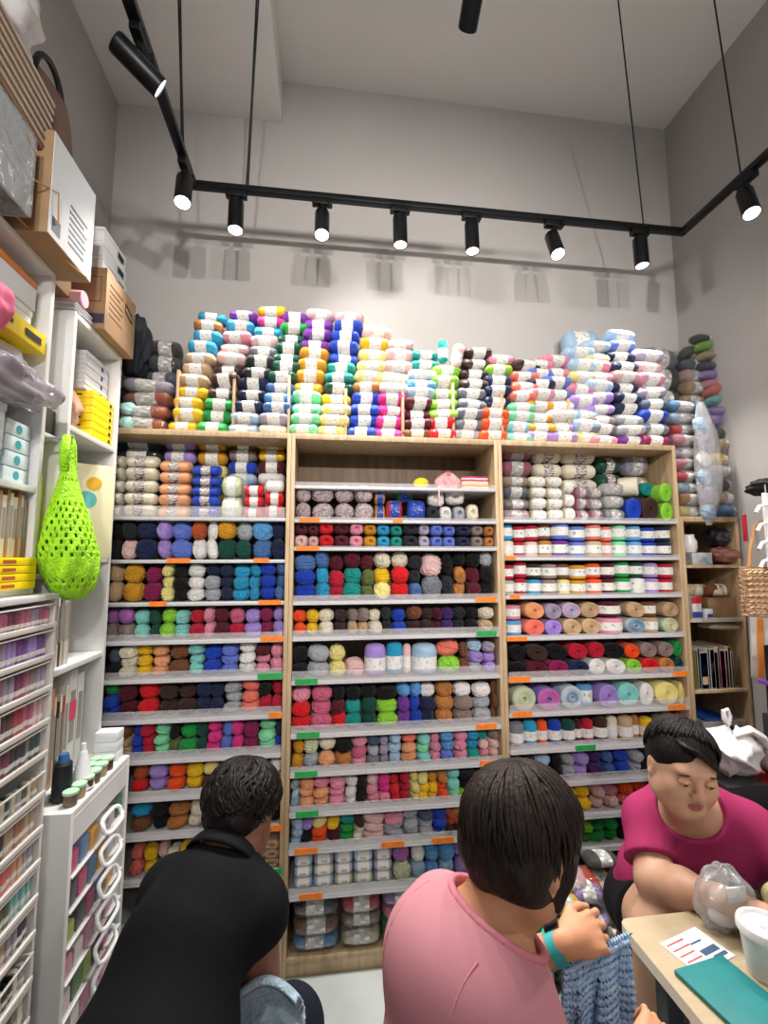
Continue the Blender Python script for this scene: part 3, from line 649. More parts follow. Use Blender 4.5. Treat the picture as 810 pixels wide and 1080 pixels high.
# ================================================================ yarn stacks on top of the bookcases
m_div=m_oak
def pile(tagname,px0,py0,px1,py1,codes,wpx=31,Y=2.07,d=.11,kind='s',zbase=CASE_TOP,**kw):
    """leaning pile: bottom centre (px0,py0) to top centre (px1,py1), codes bottom to top"""
    n=len(codes); a=atY(px0,py0,Y); b=atY(px1,py1,Y); h=(b.z-zbase)/(n-.5)
    w=atY(px0+wpx/2,py0,Y).x-atY(px0-wpx/2,py0,Y).x
    for k,ch in enumerate(codes):
        t=k/max(1,n-1); x=a.x+(b.x-a.x)*t+random.uniform(-.006,.006)
        pos='bottom' if k==0 else 'top' if k==n-1 else ORD[k]+' up'
        yarn(kind,ch,x,Y+random.uniform(-.01,.01)+k*.004,zbase+h*(k+.5),w*1.05,d,h*1.05,'%s skein, %s in the %s'%(PAL[ch][1],pos,tagname),None,ry=random.uniform(-.06,.06)+kw.get('lean',0),wrap=kw.get('wrap',False),rz=random.uniform(-.12,.12))
pile('loose orange pile beside the carton',152,447,158,408,'jjjC',52,wrap=True)
pile('dark pile behind the carton',172,440,175,368,'kKxUKk',34,Y=2.17,wrap=True)
P=[('first leaning pile, yellow at its foot',196,447,223,332,'yyyyfffTTFT'),('second leaning pile, green at its foot',227,446,256,331,'eeeNNNqqpTd'),
('third leaning pile, pink and yellow at its top',258,448,287,326,'zzBBBKKGqTPy'),('fourth leaning pile, mostly dark green on top',288,448,311,334,'WhSsSEEEEEed'),
('fifth leaning pile, purple over mustard over mint',320,449,338,329,'iiiiYYYYdddq'),('sixth leaning pile, blue over dark green',350,450,369,333,'lllyEttbbbbq'),
('seventh leaning pile, lemon over blue',381,452,397,351,'bbbbFlllyq'),('eighth leaning pile, pale top and hot pink foot',408,453,422,363,'PPPPwwqqq'),
('ninth pile, maroon with teal on top',437,456,448,374,'nmmmzswtt'),('tenth pile, lime over red',463,456,471,392,'rrLLLLL'),
('eleventh pile, dark brown over grey',491,457,504,372,'gGGGGNNNN'),('twelfth pile, navy over orange',517,458,528,379,'oooBBBLp'),
('thirteenth pile, coral over mint',544,459,554,386,'aaiicccN'),('fourteenth pile, mustard in the middle',567,459,571,384,'VYYYpBup'),
('fifteenth pile, white and pale, by the last divider',590,461,586,380,'VVwwuupp'),('sixteenth pile, pale and flecked',614,462,612,372,'lzzVplzz'),
('seventeenth pile, pink and grey',633,463,629,364,'pGxVVzpplz'),('eighteenth pile, navy bands stacked to the peak',662,464,656,353,'dggBBBqBBuz'),
('nineteenth pile, beside the plastic bag',687,464,683,375,'MGbUhpqC')]
for p in P: pile(*p)
pile('back pile behind the flecked ones',610,440,612,362,'zzlzz',34,Y=2.2)
pile('dim back pile by the bookcase end',700,440,697,378,'gUKkG',34,Y=2.19,wrap=True)
item('u','t',467,371,10,25,2.06,.05,'teal skein standing upright on the tenth pile'); item('u','q',482,376,12,25,2.06,.05,'pale pink skein standing upright beside the teal one',ry=.25)
for i,px in enumerate((187.5,247.5,306,366.5,427,480.5,532,603)):
    a=atY(px,452,YF+.03); hh=.27 if i not in (3,7) else .22
    o=MB().box(-.006,.006,0,.2,0,hh,bev=.0015).build('divider_board',m_div,None,loc=(a.x-.008,YF+.03,CASE_TOP))
    tag(o,'thin upright wooden divider, %s along the top of the bookcases'%ORD[i],'divider','dividers between the top piles')
# far end: piles on the narrow bookcase, reaching up the corner
ztop=1.80
pile('bagged pile on the narrow bookcase',727,533,722,428,'lFzrpgprzs',36,Y=2.07,zbase=ztop,wrap=True)
pile('tall outer corner pile',768,531,766,443,'sfKwyfEV',32,Y=2.07,zbase=ztop,wrap=True)
zb=atY(766,438,2.07).z
pile('upper corner pile',764,433,754,356,'VacpVBfLk',34,Y=2.09,zbase=zb,wrap=True)
pile('corner back pile with flat cakes',728,425,733,372,'ffqUK',24,Y=2.16,zbase=atY(728,430,2.16).z,wrap=True)
o=MB()
def bagfn(u,v):
    a=u*2*PI; t=v; R=.055*(1-.75*abs(2*t-1)**3)*(1+.12*math.sin(4*a+8*t)+.06*math.sin(9*a-5*t)); return (R*math.cos(a)*1.1+.02*math.sin(3*t),R*math.sin(a)*.6,(.02+t*.6))
o.grid(bagfn,28,26,cu=True); o=o.build('plastic_bag',film('bag_film','#e9e9ec',.72,.15),None,loc=(atY(746,530,2.0).x,2.0,ztop-.06),ang=3.2); tag(o,'long clear plastic bag hanging between the two corner piles','plastic bag')
for k,(ch,dz) in enumerate(zip('zhzwhz',range(6))):
    yarn('b',ch,atY(746,530,2.0).x+.012*math.sin(k*2),2.0,ztop-.0+dz*.085+.02,.075,.05,.082,'%s yarn ball inside the long clear bag, %s'%(PAL[ch][1],'lowest one' if k==0 else 'topmost' if k==5 else ORD[k]+' up'),None)
# ================================================================ left wall: cabinets, boxes, books
m_white=mat('cabinet_white','#d6d6d4',.4)
m_whitew=mat('laminate_warm_white','#d0cbc5',.45)
m_clear=pane('clear_plastic_front','#ffffff',.04,.03)
m_carton=mat('carton_brown','#9c7d5c',.75,var=.12,scale=6,stretch=(1,1,5))
m_cartin=mat('carton_dull_brown','#8f6f50',.8,var=.1)  # plain duller brown of the carton behind the white-sided one
m_boxwhite=mat('box_white','#dcdfe2',.45)
m_ylw=mat('box_yellow','#f2d40f',.45)
m_blackmark=mat('print_black','#1a1a1c',.6)
m_bluemark=mat('print_blue','#2a3f9c',.6)
m_pageW=mat('pages','#d9d2c4',.8,var=.15,scale=120,stretch=(1,1,.05))
def cab(name,label,cat,x0,x1,y0,y1,z0,z1,T=.018,shelves=(),m=m_white,back=True,top=True):
    t=empty(name,(x1,(y0+y1)/2,z0),label=label,cat=cat); o=t.location.copy()
    def prt(n,b): return bxo(n,m,(b[0]-o.x,b[1]-o.x,b[2]-o.y,b[3]-o.y,b[4]-o.z,b[5]-o.z),t,.0015)
    prt('side_panel',(x0,x1,y0,y0+T,z0,z1)); prt('side_panel',(x0,x1,y1-T,y1,z0,z1))
    if top: prt('top_panel',(x0,x1,y0+T,y1-T,z1-T,z1))
    prt('bottom_panel',(x0,x1,y0+T,y1-T,z0,z0+T))
    if back: prt('back_panel',(x0,x0+.006,y0+T,y1-T,z0+T,z1-T))
    for z in shelves: prt('shelf',(x0+.006,x1-.002,y0+T,y1-T,z-T,z))
    t['_o']=0; del t['_o']; return t
# ---- drawer cabinet of thread
DX,DY0,DY1,DZ=-.755,.84,1.48,1.49
dc=empty('drawer_cabinet',(DX,(DY0+DY1)/2,0),label='tall white cabinet of clear-fronted drawers filled with coloured thread',cat='drawer cabinet')
def dl(n,b,m=m_whitew,par=dc,bev=.0015): 
    o=dc.location; q=bxo(n,m,(b[0]-o.x,b[1]-o.x,b[2]-o.y,b[3]-o.y,b[4],b[5]),par,bev); return q
dl('side_panel',(XL+.005,DX,DY1-.012,DY1,0,DZ)); dl('side_panel',(XL+.005,DX,DY0,DY0+.012,0,DZ)); dl('top_panel',(XL+.005,DX+.004,DY0,DY1,DZ,DZ+.016),m_white); dl('back_panel',(XL+.005,XL+.012,DY0+.012,DY1-.012,0,DZ))
lines=[DZ]; zc=DZ
DR=[]
ys=[660,692,725,759,792,833,868,902,937,973,1018,1058]
tops=[634,661,693,726,760,806,834,869,903,938,987,1019]
THREADS=['c2607a rr','aa']
thr_cols=[list(x) for x in 'RRPPQQMQhQ RRQPQhVdVd jjRQMQhMQN jooojnmRQq mRPPPPMkKE dDMVdKEEvf RjREEKNfFf RbbSQppcOO QqcQlLvvaa fqWggwwfhK dhQcOFlfkK VhzhnhggKx'.split()]
def bob_mesh(i):
    mb=MB(); mb.box(-.010,.010,-.0085,.0085,0,.040,0,.004); mb.box(-.0105,.0105,-.0088,.0088,.008,.016,1,.001); return mb.mesh('thread_skein',[m_yarn,m_paper])
BOB=bob_mesh(0)
for r,(yt,yb) in enumerate(zip(tops,ys)):
    zt=atX(62-r*1.7,yt,DX).z; zb=atX(60-r*1.7,yb,DX).z
    d=dl('drawer',(DX-.22,DX,DY0+.014,DY1-.014,zb,zb+.004)); ry=dc.location
    def sub(n,b,m): 
        o=dc.location; q=bxo(n,m,(b[0]-o.x,b[1]-o.x,b[2]-o.y,b[3]-o.y,b[4],b[5]),d,.0012); return q
    sub('drawer_rail',(DX,DX+.008,DY0+.014,DY1-.012,zb,zb+.014),m_whitew)
    sub('clear_front',(DX-.002,DX,DY0+.02,DY1-.02,zb+.014,zt-.004),m_clear)
    sub('drawer_side',(DX-.2,DX+.004,DY1-.020,DY1-.013,zb,zt-.004),m_whitew)
    sub('drawer_rail',(DX,DX+.006,DY0+.014,DY1-.012,zt-.007,zt-.003),m_whitew)
    for k in range(20):
        y=DY1-.034-k*.0215
        if y<1.04: break
        ch=thr_cols[r][max(0,9-k//2)] if k<20 else 'g'
        ch2=random.choice((ch,ch,ch,ch,random.choice('hqWgx')))
        for q,xx in enumerate((DX-.016,)):
            o=link('thread_skein',BOB,None,(xx-random.uniform(0,.006),y,zb+.0045),(0,0,random.uniform(-.15,.15)),(1,1,(zt-zb-.012)/.044)); setcol(o,ch2)
            tag(o,'%s thread skein, %s from the far end in the %s drawer'%(PAL[ch2][1],ORD[k],ORD[r]),'thread skein')
    if r in (0,1,2,3,5,6,7,8): 
        o=MB().box(-.0006,.0006,-.006,.006,-.004,.004).build('number_label',m_boxwhite,d); o.location=(.0085,DY1-.06-dc.location.y,zb+.011)
o=MB().box(0,.0015,0,.05,0,.012).build('price_tag',m_tago,dc); o.location=(.009,1.17-dc.location.y,atX(5,830,DX).z)
# ---- open shelves above the drawers
UX=-.80; UY0,UY1=.9,1.44; UZ=2.45
cab('wall_shelf_unit','white open shelf unit standing on the thread drawers, boxes above',"shelf unit",XL+.003,UX,UY0,UY1,DZ+.017,UZ,shelves=(1.805,2.085))
# ---- second unit
VY0,VY1=1.555,1.915
cab('narrow_shelf_unit','white narrow shelf unit with books, standing on the handled drawer cabinet','shelf unit',XL+.003,UX,VY0,VY1,.885,2.40,shelves=(1.265,2.03))
def lettering_lines(mb,x,y0,y1,z0,z1,n,mi,th=.0006):
    for i in range(n):
        z=z1-(z1-z0)*(i+.3)/n; yy=y1-(y1-y0)*random.uniform(0,.35); mb.box(x,x+th,y0,yy,z,z-(z1-z0)/n*.35,mi)
def box_thing(name,label,cat,x0,x1,y0,y1,z0,z1,m,lid=None,rot=0,group=None,lidm=None,bev=.003):
    c=((x0+x1)/2,(y0+y1)/2,z0); w,d,h=(x1-x0)/2,(y1-y0)/2,z1-z0
    mb=MB()
    if lid: mb.box(-w+.002,w-.002,-d+.002,d-.002,0,h-lid,0,bev)
    else: mb.box(-w,w,-d,d,0,h,0,bev)
    o=mb.build(name,m,None,loc=c); o.rotation_euler=(0,0,rot); tag(o,label,cat,group)
    if lid: MB().box(-w,w,-d,d,h-lid,h,0,bev).build('lid',lidm or m,o)
    return o,(w,d,h)
# cartons on top
a,(w,d,h)=box_thing('carton','brown carton with a big white printed side, beside the striped bag','carton',-.99,-.722,1.245,1.475,UZ,2.742,m_carton)
MB().box(w,w+.0015,-d+.002,d-.002,.002,h-.002).build('white_side',m_boxwhite,a)
mb=MB(); lettering_lines(mb,w+.0016,-.02,.09,.03,.16,7,0); mb.box(w+.0016,w+.002,-.1,-.06,.02,.06,0); mb.build('lettering',mat('print_grey','#5b6470',.6),a)
mb=MB(); 
for (u,v,s) in ((-.06,.1,.035),(.0,.03,.03)):
    mb.tube([(u+s*.5,-d-.0005,v),(u-s*.5,-d-.0005,v),(u-s*.5,-d-.0005,v+s),(u+s*.5,-d-.0005,v+s)],.002,5,closed=True); mb.tube([(u,-d-.0005,v+.006),(u,-d-.0005,v+s*.8)],.003,5)
mb.build('handling_marks',m_blackmark,a)
MB().box(-.03,.03,-d,d,h,h+.0008).build('packing_tape',mat('tape_brown','#a5835a',.25),a)
b_,(w,d,h)=box_thing('carton','pale carton wrapped in shiny clear film at the picture edge','carton',-1.0,-.735,.93,1.195,UZ,2.665,m_boxwhite)
MB().box(-w-.004,w+.004,-d-.004,d+.004,-.0,h+.004,0,.006).build('clear_film',film('carton_film','#e9f4fb',.7,.1),b_)
MB().box(-w,w,d,d+.0016,.0,h).build('brown_end',m_carton,b_)
# striped bag lying on the pale carton
m_bagbr=mat('bag_brown','#8a6a54',.7); m_stripe=printed('bag_stripes','#b9a999','#6d5140',(1,60,1),.5)
sb=empty('striped_bag',(-.83,1.13,2.69),label='brown paper carrier bag with pale ribbed stripes and a black loop handle',cat='bag')
mb=MB(); mb.box(-.1,.085,-.13,.13,0,.17,0,.01,tf=Matrix.Rotation(-.12,4,'X')); mb.build('bag_body',m_bagbr,sb)
mb=MB()
for k in range(7): mb.box(.086,.089,-.125,.125,.012+k*.024,.022+k*.024,tf=Matrix.Rotation(-.12,4,'X'))
for k in range(8): mb.box(-.09+k*.022,-.08+k*.022,-.134,-.131,.01,.165,tf=Matrix.Rotation(-.12,4,'X'))
mb.build('pale_stripes',mat('stripe_pale','#b7aa9b',.7),sb)
k=empty('brown_handbag',(-.835,1.345,2.745),label='dull brown handbag with a black loop handle on top of the cartons',cat='handbag')
mb=MB()
def hb(u,v):
    a=u*2*PI; z=v*.30; R=1-.35*v**2
    sx=lambda t:math.copysign(abs(t)**.5,t); return (.10*R*sx(math.cos(a)),.12*(1-.1*v)*sx(math.sin(a)),z+.01*math.sin(3*a))
mb.grid(hb,32,10,cu=True); mb.f.append(tuple(i*10+9 for i in range(32))); mb.m.append(0); mb.build('bag_body',mat('leather_brown','#6f5548',.6,var=.15,scale=10),k)
k.scale=(.8,.8,.72); MB().tube([(.045,.085*math.cos(t)-.01,.27+.13*math.sin(t)) for t in np.linspace(-.25,PI+.25,18)],.011,10,flat=1.).build('loop_handle',mat('handle_black','#1b1c22',.45),k)
o=MB(); o.grid(lambda u,v:(.07*math.cos(u*2*PI)*(1-.2*v)*(1+.15*math.sin(5*u*2*PI)),.06*math.sin(u*2*PI)*(1+.1*math.sin(4*u*6.28+3*v)),v*.26),28,8,cu=True); o.f.append(tuple(i*8+7 for i in range(28))); o.m.append(0)
o=o.build('red_bag',mat('bag_red','#b01f26',.45,var=.2,scale=12),None,loc=(-.905,1.53,2.745-.0)); tag(o,'crumpled red bag behind the brown handbag on the cartons','bag')
o=MB().box(-.10,.07,-.05,.05,0,.09,0,.004,tf=None).build('paper_parcel',m_carton,None,loc=(-.90,1.525,2.655)); tag(o,'small brown paper parcel under the red bag','parcel')
o=MB().box(-.10,.07,-.05,.05,0,.20,0,.004).build('carton',m_cartin,None,loc=(-.90,1.53,2.452)); tag(o,'dull brown carton behind the white-sided one, only its end showing','carton')
def crumple(name,label,cat,loc,size,m,seed=0,amp=.16,rot=0,flat=.0):
    rs=np.random.RandomState(seed); ph=rs.rand(6)*6; k=rs.randint(2,6,6)
    def fn(u,v):
        a=u*2*PI; t=v*PI; x=math.sin(t)*math.cos(a); y=math.sin(t)*math.sin(a); z=-math.cos(t)
        R=1+amp*(math.sin(k[0]*a+2*t+ph[0])*math.sin(t)+.6*math.sin(k[1]*2*a-3*t+ph[1])*math.sin(t)+.5*math.sin(k[2]*t*2+ph[2]+3*x))+amp*.4*math.sin(11*x+7*z+ph[3])*math.sin(9*y+ph[4])
        p=lambda q:math.copysign(abs(q)**.8,q)
        return (p(x)*R*size[0]/2,p(y)*R*size[1]/2,max(-.48,.5*z*R)*size[2]+size[2]*.5)
    o=MB().grid(fn,44,26,cu=True).build(name,m,None,ang=3.2,loc=loc); o.rotation_euler=(0,0,rot); return tag(o,label,cat)
m_bagfilm=film('poly_bag','#eef0f3',.62,.14); m_bagwhite=mat('bag_white','#dedcdd',.35,var=.06,scale=9,bump=.4,bscale=18)
crumple('plastic_bag','crumpled whitish plastic bag at the very top corner','plastic bag',(-.84,1.10,2.875),(.22,.26,.20),m_bagwhite,4)
# wires trailing from the shelf edge
o=MB().tube([(-.79,1.10,2.50),(-.74,1.2,2.56),(-.715,1.27,2.58),(-.716,1.28,2.50),(-.79,1.26,2.4555)],.0022,6); o.tube([(-.79,1.1,2.456),(-.77,1.2,2.4555),(-.76,1.3,2.456),(-.705,1.42,2.455-.02)],.002,6)
o=o.build('twine_cord',mat('twine_ochre','#b07f3c',.7),None); tag(o,'loose ochre twine trailing from the top shelf edge','twine')
# compartment under the top board
o,_=box_thing('storage_box','flat orange-lidded white box, top of the pile below the cartons','box',-1.02,-.815,1.12,1.385,2.30,2.385,m_boxwhite,.02,lidm=mat('lid_orange','#c9793a',.5))
o,_=box_thing('storage_box','white box under the orange-lidded box','box',-1.02,-.82,1.13,1.38,2.235,2.299,m_boxwhite,.02)
o,_=box_thing('yellow_box','long yellow box with black print resting on the big white bag','box',-1.02,-.79,1.15,1.395,2.345-.165,2.345-.111,m_ylw)
for (a0,z0,lab) in ((1.38,2.1,'x'),): pass
MB().box(.116,.1165,.03,.10,.016,.036).build('lettering',m_blackmark,o); MB().box(.116,.1165,-.09,-.02,.02,.034).build('lettering',m_blackmark,o)
crumple('white_bag','bulging white paper bag on the shelf under the yellow box','bag',(-.90,1.31,2.086),(.19,.17,.094),m_boxwhite,2,.06)
o,_=box_thing('ochre_box','small ochre box beside the bulging white bag','box',-.98,-.80,1.12,1.21,2.0865,2.145,mat('ochre','#d39c2f',.5))
crumple('pink_pouch','pink fabric pouch poking in at the picture edge below the orange box','pouch',(-.79,1.16,2.146),(.09,.09,.12),mat('pink_fabric','#e0688c',.8),5,.08)
# plastic bag hanging on the shelf edge and containers below it
crumple('plastic_bag','shiny clear plastic bag with purple items slumped on the shelf edge','plastic bag',(-.79,1.25,2.00),(.12,.30,.10),film('poly_bag_purple','#b9aebc',.45,.1),9,.2)
for k in range(3): 
    o=MB().box(-.03,.03,-.025,.025,0,.018,0,.006).build('fabric_scrap',mat('scrap_purple','#6d4f78',.8),None,loc=(-.80,1.20+k*.055,2.0865)); tag(o,'purple fabric scrap inside the shiny bag, %s along'%ORD[k],'fabric scrap')
sb,(w,d,h)=box_thing('storage_tub','white lidded plastic tub, upper of the two below the shiny bag','tub',-1.02,-.81,1.05,1.29,1.90,2.0,mat('tub_white','#d9dde2',.3),.02)
sb,(w,d,h)=box_thing('storage_tub','white lidded plastic tub, lower of the two','tub',-1.02,-.81,1.04,1.285,1.806,1.899,MATS['tub_white'],.02)
for k in range(4):
    o,_=box_thing('label_pack','white film pack with teal round print, %s in its stack'%(['bottom','second up','third up','top'][k]),'pack',-.95,-.82,1.31,1.41,1.806+k*.042,1.846+k*.042,mat('pack_white','#d3e2e6',.25))
    MB().lathe([(0,0),(.012,0),(.012,.0008),(0,.0008)],16,tf=Matrix.Translation((.0655,0,.02))@Matrix.Rotation(PI/2,4,'Y')).build('print',mat('print_teal','#3f9fa8',.5),o); mb=MB(); mb.lathe([(0,0),(.012,0),(.012,.0008),(0,.0008)],16,tf=Matrix.Translation((0,-.0505,.02))@Matrix.Rotation(PI/2,4,'X')); mb.build('print',mat('print_teal','#3f9fa8',.5),o)
def book(name,label,cat,x0,x1,y0,y1,z0,z1,col,axis='y',pages=True,group=None,lean=0):
    """upright book, spine to +X"""
    c=((x0+x1)/2,(y0+y1)/2,z0); w,d,h=(x1-x0)/2,(y1-y0)/2,z1-z0
    key='cover_'+col; m=mat(key,'#'+col,.45)
    mb=MB(); t=min(.0022,d*.3); mb.box(-w,w,-d,-d+t,0,h,0,.0006); mb.box(-w,w,d-t,d,0,h,0,.0006); mb.box(w-.003,w,-d,d,0,h,0,.001)
    o=mb.build(name,m,None,loc=c); o.rotation_euler=(lean,0,0); tag(o,label,cat,group)
    MB().box(-w+.003,w-.003,-d+t,d-t,.003,h-.004).build('pages',m_pageW,o)
    MB().box(w,w+.0006,-d*.6,d*.6,h*.3,h*.8).build('spine_print',mat('print_grey2','#8d8780',.6),o)
    return o
y=1.415; bc=['8a6a54','b9a895','a3643c','c8beb0','c9bfae','9a7a55','d0c8bc','b08a5a','7e6a58','c6b7a0','a46a44','bdb3a6']
bn=['dark brown','beige','rust','pale grey','cream','tan brown','off white','caramel','taupe','sand','terracotta','stone']
for k in range(12):
    th=.013 if k%3 else .018
    book('book','%s spined book, %s from the far panel beside the yellow boxes'%(bn[k],ORD[k]),'book',-.98,-.815,y-th,y-.0008,1.608+.0,1.608+.16+.01*(k%3),bc[k]); y-=th
YB_=['topmost','second from top','third from top','bottom']
for k in range(4):
    o,_=box_thing('yellow_box','yellow printed box, %s of the four on the thread cabinet'%YB_[3-k] if True else '','box',-1.0,-.785,1.10,1.42,1.5245+k*.0208,1.5445+k*.0208,m_ylw)
    MB().box(.108,.1085,.02,.07,.006,.014).build('lettering',mat('print_red','#b1502a',.6),o); MB().lathe([(0,0),(.006,0),(.006,.0006),(0,.0006)],14,tf=Matrix.Translation((.1078,-.02,.01))@Matrix.Rotation(PI/2,4,'Y')).build('printed_dot',mat('print_red'),o)
# gap between the units
o,_=box_thing('dark_box','dark brown box in the gap between the shelf units','box',-1.02,-.83,1.45,1.545,1.98,2.06,mat('box_dark','#3a302b',.6)); 
o,_=box_thing('wall_ledge','white ledge board between the two shelf units','ledge',-1.04,-.82,1.442,1.553,1.965,1.979,m_white)
o,_=box_thing('yellow_box','upright yellow box behind the green net bag','box',-1.0,-.85,1.46,1.54,1.56,1.86,m_ylw)
o,_=box_thing('wall_ledge','lower white ledge board between the shelf units','ledge',-1.04,-.82,1.442,1.553,1.545,1.559,m_white)
# ---- on and in the narrow unit
c_,(w,d,h)=box_thing('carton','light brown carton with torn blue tape, standing above the narrow unit','carton',-1.0,-.765,1.675,1.93,2.402,2.628,m_carton)
mb=MB(); lettering_lines(mb,w+.0004,-.10,.02,.06,.19,6,0); mb.build('lettering',mat('print_brown','#7d5a3a',.7),c_)
MB().tube([(w+.0005,.03,.15),(w+.0005,.09,.13),(w+.0005,.09,.16),(w+.0005,.03,.18)],.0025,5,closed=True).build('hand_hole',m_blackmark,c_)
MB().box(-.02,.115,-d-.001,-d,.02,.055).build('blue_tape',mat('tape_navy','#2b3346',.4),c_)
MB().tube([(.01,-d-.0005,.10),(.10,-d-.0005,.10),(.10,-d-.0005,.19),(.01,-d-.0005,.19)],.0012,4,closed=True).build('printed_frame',m_blackmark,c_)
for k in range(3):
    o,_=box_thing('storage_box','white flat box on the light brown carton, %s of three'%['bottom','middle','top'][k],'box',-1.0,-.79+.0*k,1.69,1.90-.01*k,2.6295+k*.055,2.6830+k*.055,m_boxwhite,.012)
    MB().box(.105,.1056,.02,.07,.012,.035).build('label',m_blackmark,o)
for k in range(9):
    o=MB().box(-.09,.115,-.05,.055,0,.0026,0,.0008).build('paper_sheet',m_pageW if k%3==0 else m_boxwhite,None,loc=(-.92+.003*(k%3),1.612+.004*(k%2),2.4015+k*.0035)); o.rotation_euler=(0,0,random.uniform(-.08,.08)); tag(o,'white paper packet %s in the loose stack beside the carton'%('at the bottom' if k==0 else 'on top' if k==8 else ORD[k]+' up'),'paper packet')
o=MB(); o.lathe([(0,0),(.026,0),(.028,.004),(.028,.16),(.026,.164),(0,.164)],24,tf=Matrix.Translation((-.96,1.6,2.4635))@Matrix.Rotation(PI/2,4,'Y')); o=o.build('paper_roll',mat('roll_pink','#e2aebb',.5),None); tag(o,'roll wrapped in pink paper on the loose white packets','paper roll')
for k in range(8):
    o,_=box_thing('notebook','white notebook with a blue edge, %s in the stack over yellow boxes'%('bottom' if k==0 else 'top' if k==7 else ORD[k]+' up'),'notebook',-1.0,-.83+.002*(k%2),1.70,1.87,2.197+k*.0172,2.2138+k*.0172,mat('notebook_white','#d8d8da',.5),bev=.002)
    MB().box(.075,.0856,.03,.045,.0,.0165).build('blue_ribbon',m_bluemark,o)
for k in range(6):
    o,_=box_thing('yellow_box','small yellow box with a black dot, %s of the six below notebooks'%('bottom' if k==0 else 'top' if k==5 else ORD[k]+' up'),'box',-1.0,-.808,1.72,1.88,2.0315+k*.0275,2.058+k*.0275,m_ylw,bev=.002)
    MB().box(-.0,.06,-.0805,-.08,.008,.014).build('lettering',m_blackmark,o); MB().box(-.06,-.035,-.0805,-.08,.006,.018).build('lettering',m_blackmark,o); MB().box(.096,.0966,.05,.066,.007,.02).build('black_mark',m_blackmark,o)
crumple('plastic_bag','clear bag of brown wool slumped before the yellow boxes','plastic bag',(-.87,1.635,2.0315),(.13,.11,.14),film('poly_bag_brown','#c59a86',.2,.1),12,.12)
for k in range(2):
    o=crumple('film_pack','pale teal film pack at the far side of the yellow boxes, %s'%['lower','upper'][k],'pack',(-.815+.0*k,2.045,2.141+k*.06),(.07,.08,.058),mat('pack_teal','#a9d6cf',.2),20+k,.05)
# books in the narrow unit (upper)
spec=[('b6a48c',.020,.22,'brown-edged'),('d8d0c8',.016,.25,'cream'),('c23b52',.014,.24,'red and white'),('dcd8d2',.022,.21,'white'),('d6cfc2',.02,.2,'ivory'),('3a2c2a',.012,.17,'near-black'),('9aa0a6',.016,.2,'grey'),('e2ddd2',.014,.24,'pale'),('c9b593',.012,.2,'sand')]
y=VY0+.024
for col,th,h,nm in spec:
    book('book','%s spined book on the upper shelf of the narrow unit'%nm,'book',-1.0,-.83,y,y+th,1.2665+.34,1.2665+.34+h,col); y+=th+.001
bs=MB().box(XL+.01-UX,-.004,VY0+.02,VY1-.02,0,.012).build('middle_shelf',m_white,None,loc=(UX,0,1.594)); tag(bs,'white shelf board under the upper books of the narrow unit','shelf board')
mz=empty('magazine',(-.845,1.80,1.607),label='cream magazine with colourful round pictures facing out on the narrow unit',cat='magazine'); mz.rotation_euler=(0,0,-1.0)
MB().box(-.006,0,-.085,.085,0,.34,0,.001).build('cover',mat('mag_cream','#e4dcb6',.35),mz)
for (yy,zz,r,hx,nm) in ((.02,.27,.025,'e0a81c','yellow'),(.0,.21,.032,'5fb7b4','teal'),(-.03,.16,.028,'4a3f95','purple'),(-.02,.11,.034,'c8873a','tan')):
    MB().lathe([(0,0),(r,0),(r*.98,.0008),(0,.0008)],20,tf=Matrix.Translation((0,yy,zz))@Matrix.Rotation(PI/2,4,'Y')).build('printed_picture',mat('mag_'+nm,'#'+hx,.4),mz)
MB().box(0,.0008,-.08,.03,.03,.06).build('pink_strip',mat('mag_pink','#d5476b',.4),mz)
# thin magazines
y=VY0+.03
for k in range(9):
    th=.009 if k%2 else .013
    col=['dcd8d0','c9c4bc','d8c9a8','e3dfd8','3d3836','d9d4cb','b8a890','e0dcd6','cfc9c0'][k]
    book('magazine','thin upright magazine, %s along the shelf under the green bag'%ORD[k],'magazine',-1.0,-.825,y,y+th,1.266,1.266+.235+.012*(k%3),col); y+=th+.0015
# lower books
y=VY0+.03; spec=[('8fb3ab',.022,.30,'teal-banded'),('b98768',.022,.30,'copper'),('cbb89c',.012,.27,'sand'),('23211f',.016,.25,'black'),('cfc4b2',.014,.27,'cream'),('8a4a3c',.014,.26,'maroon'),('d2c9ba',.018,.29,'ivory'),('cfd0ce',.05,.33,'white wide'),('c7c9c9',.045,.31,'grey ringed')]
for col,th,h,nm in spec:
    o=book('folder','%s folder on the lowest shelf of the narrow unit'%nm,'folder',-1.0,-.822,y,y+th,.9035,.9035+h,col); y+=th+.002
    if nm.startswith('white'): MB().box(.0896,.0902,-.02,.02,.17,.23).build('pink_label',mat('mag_pink'),o)
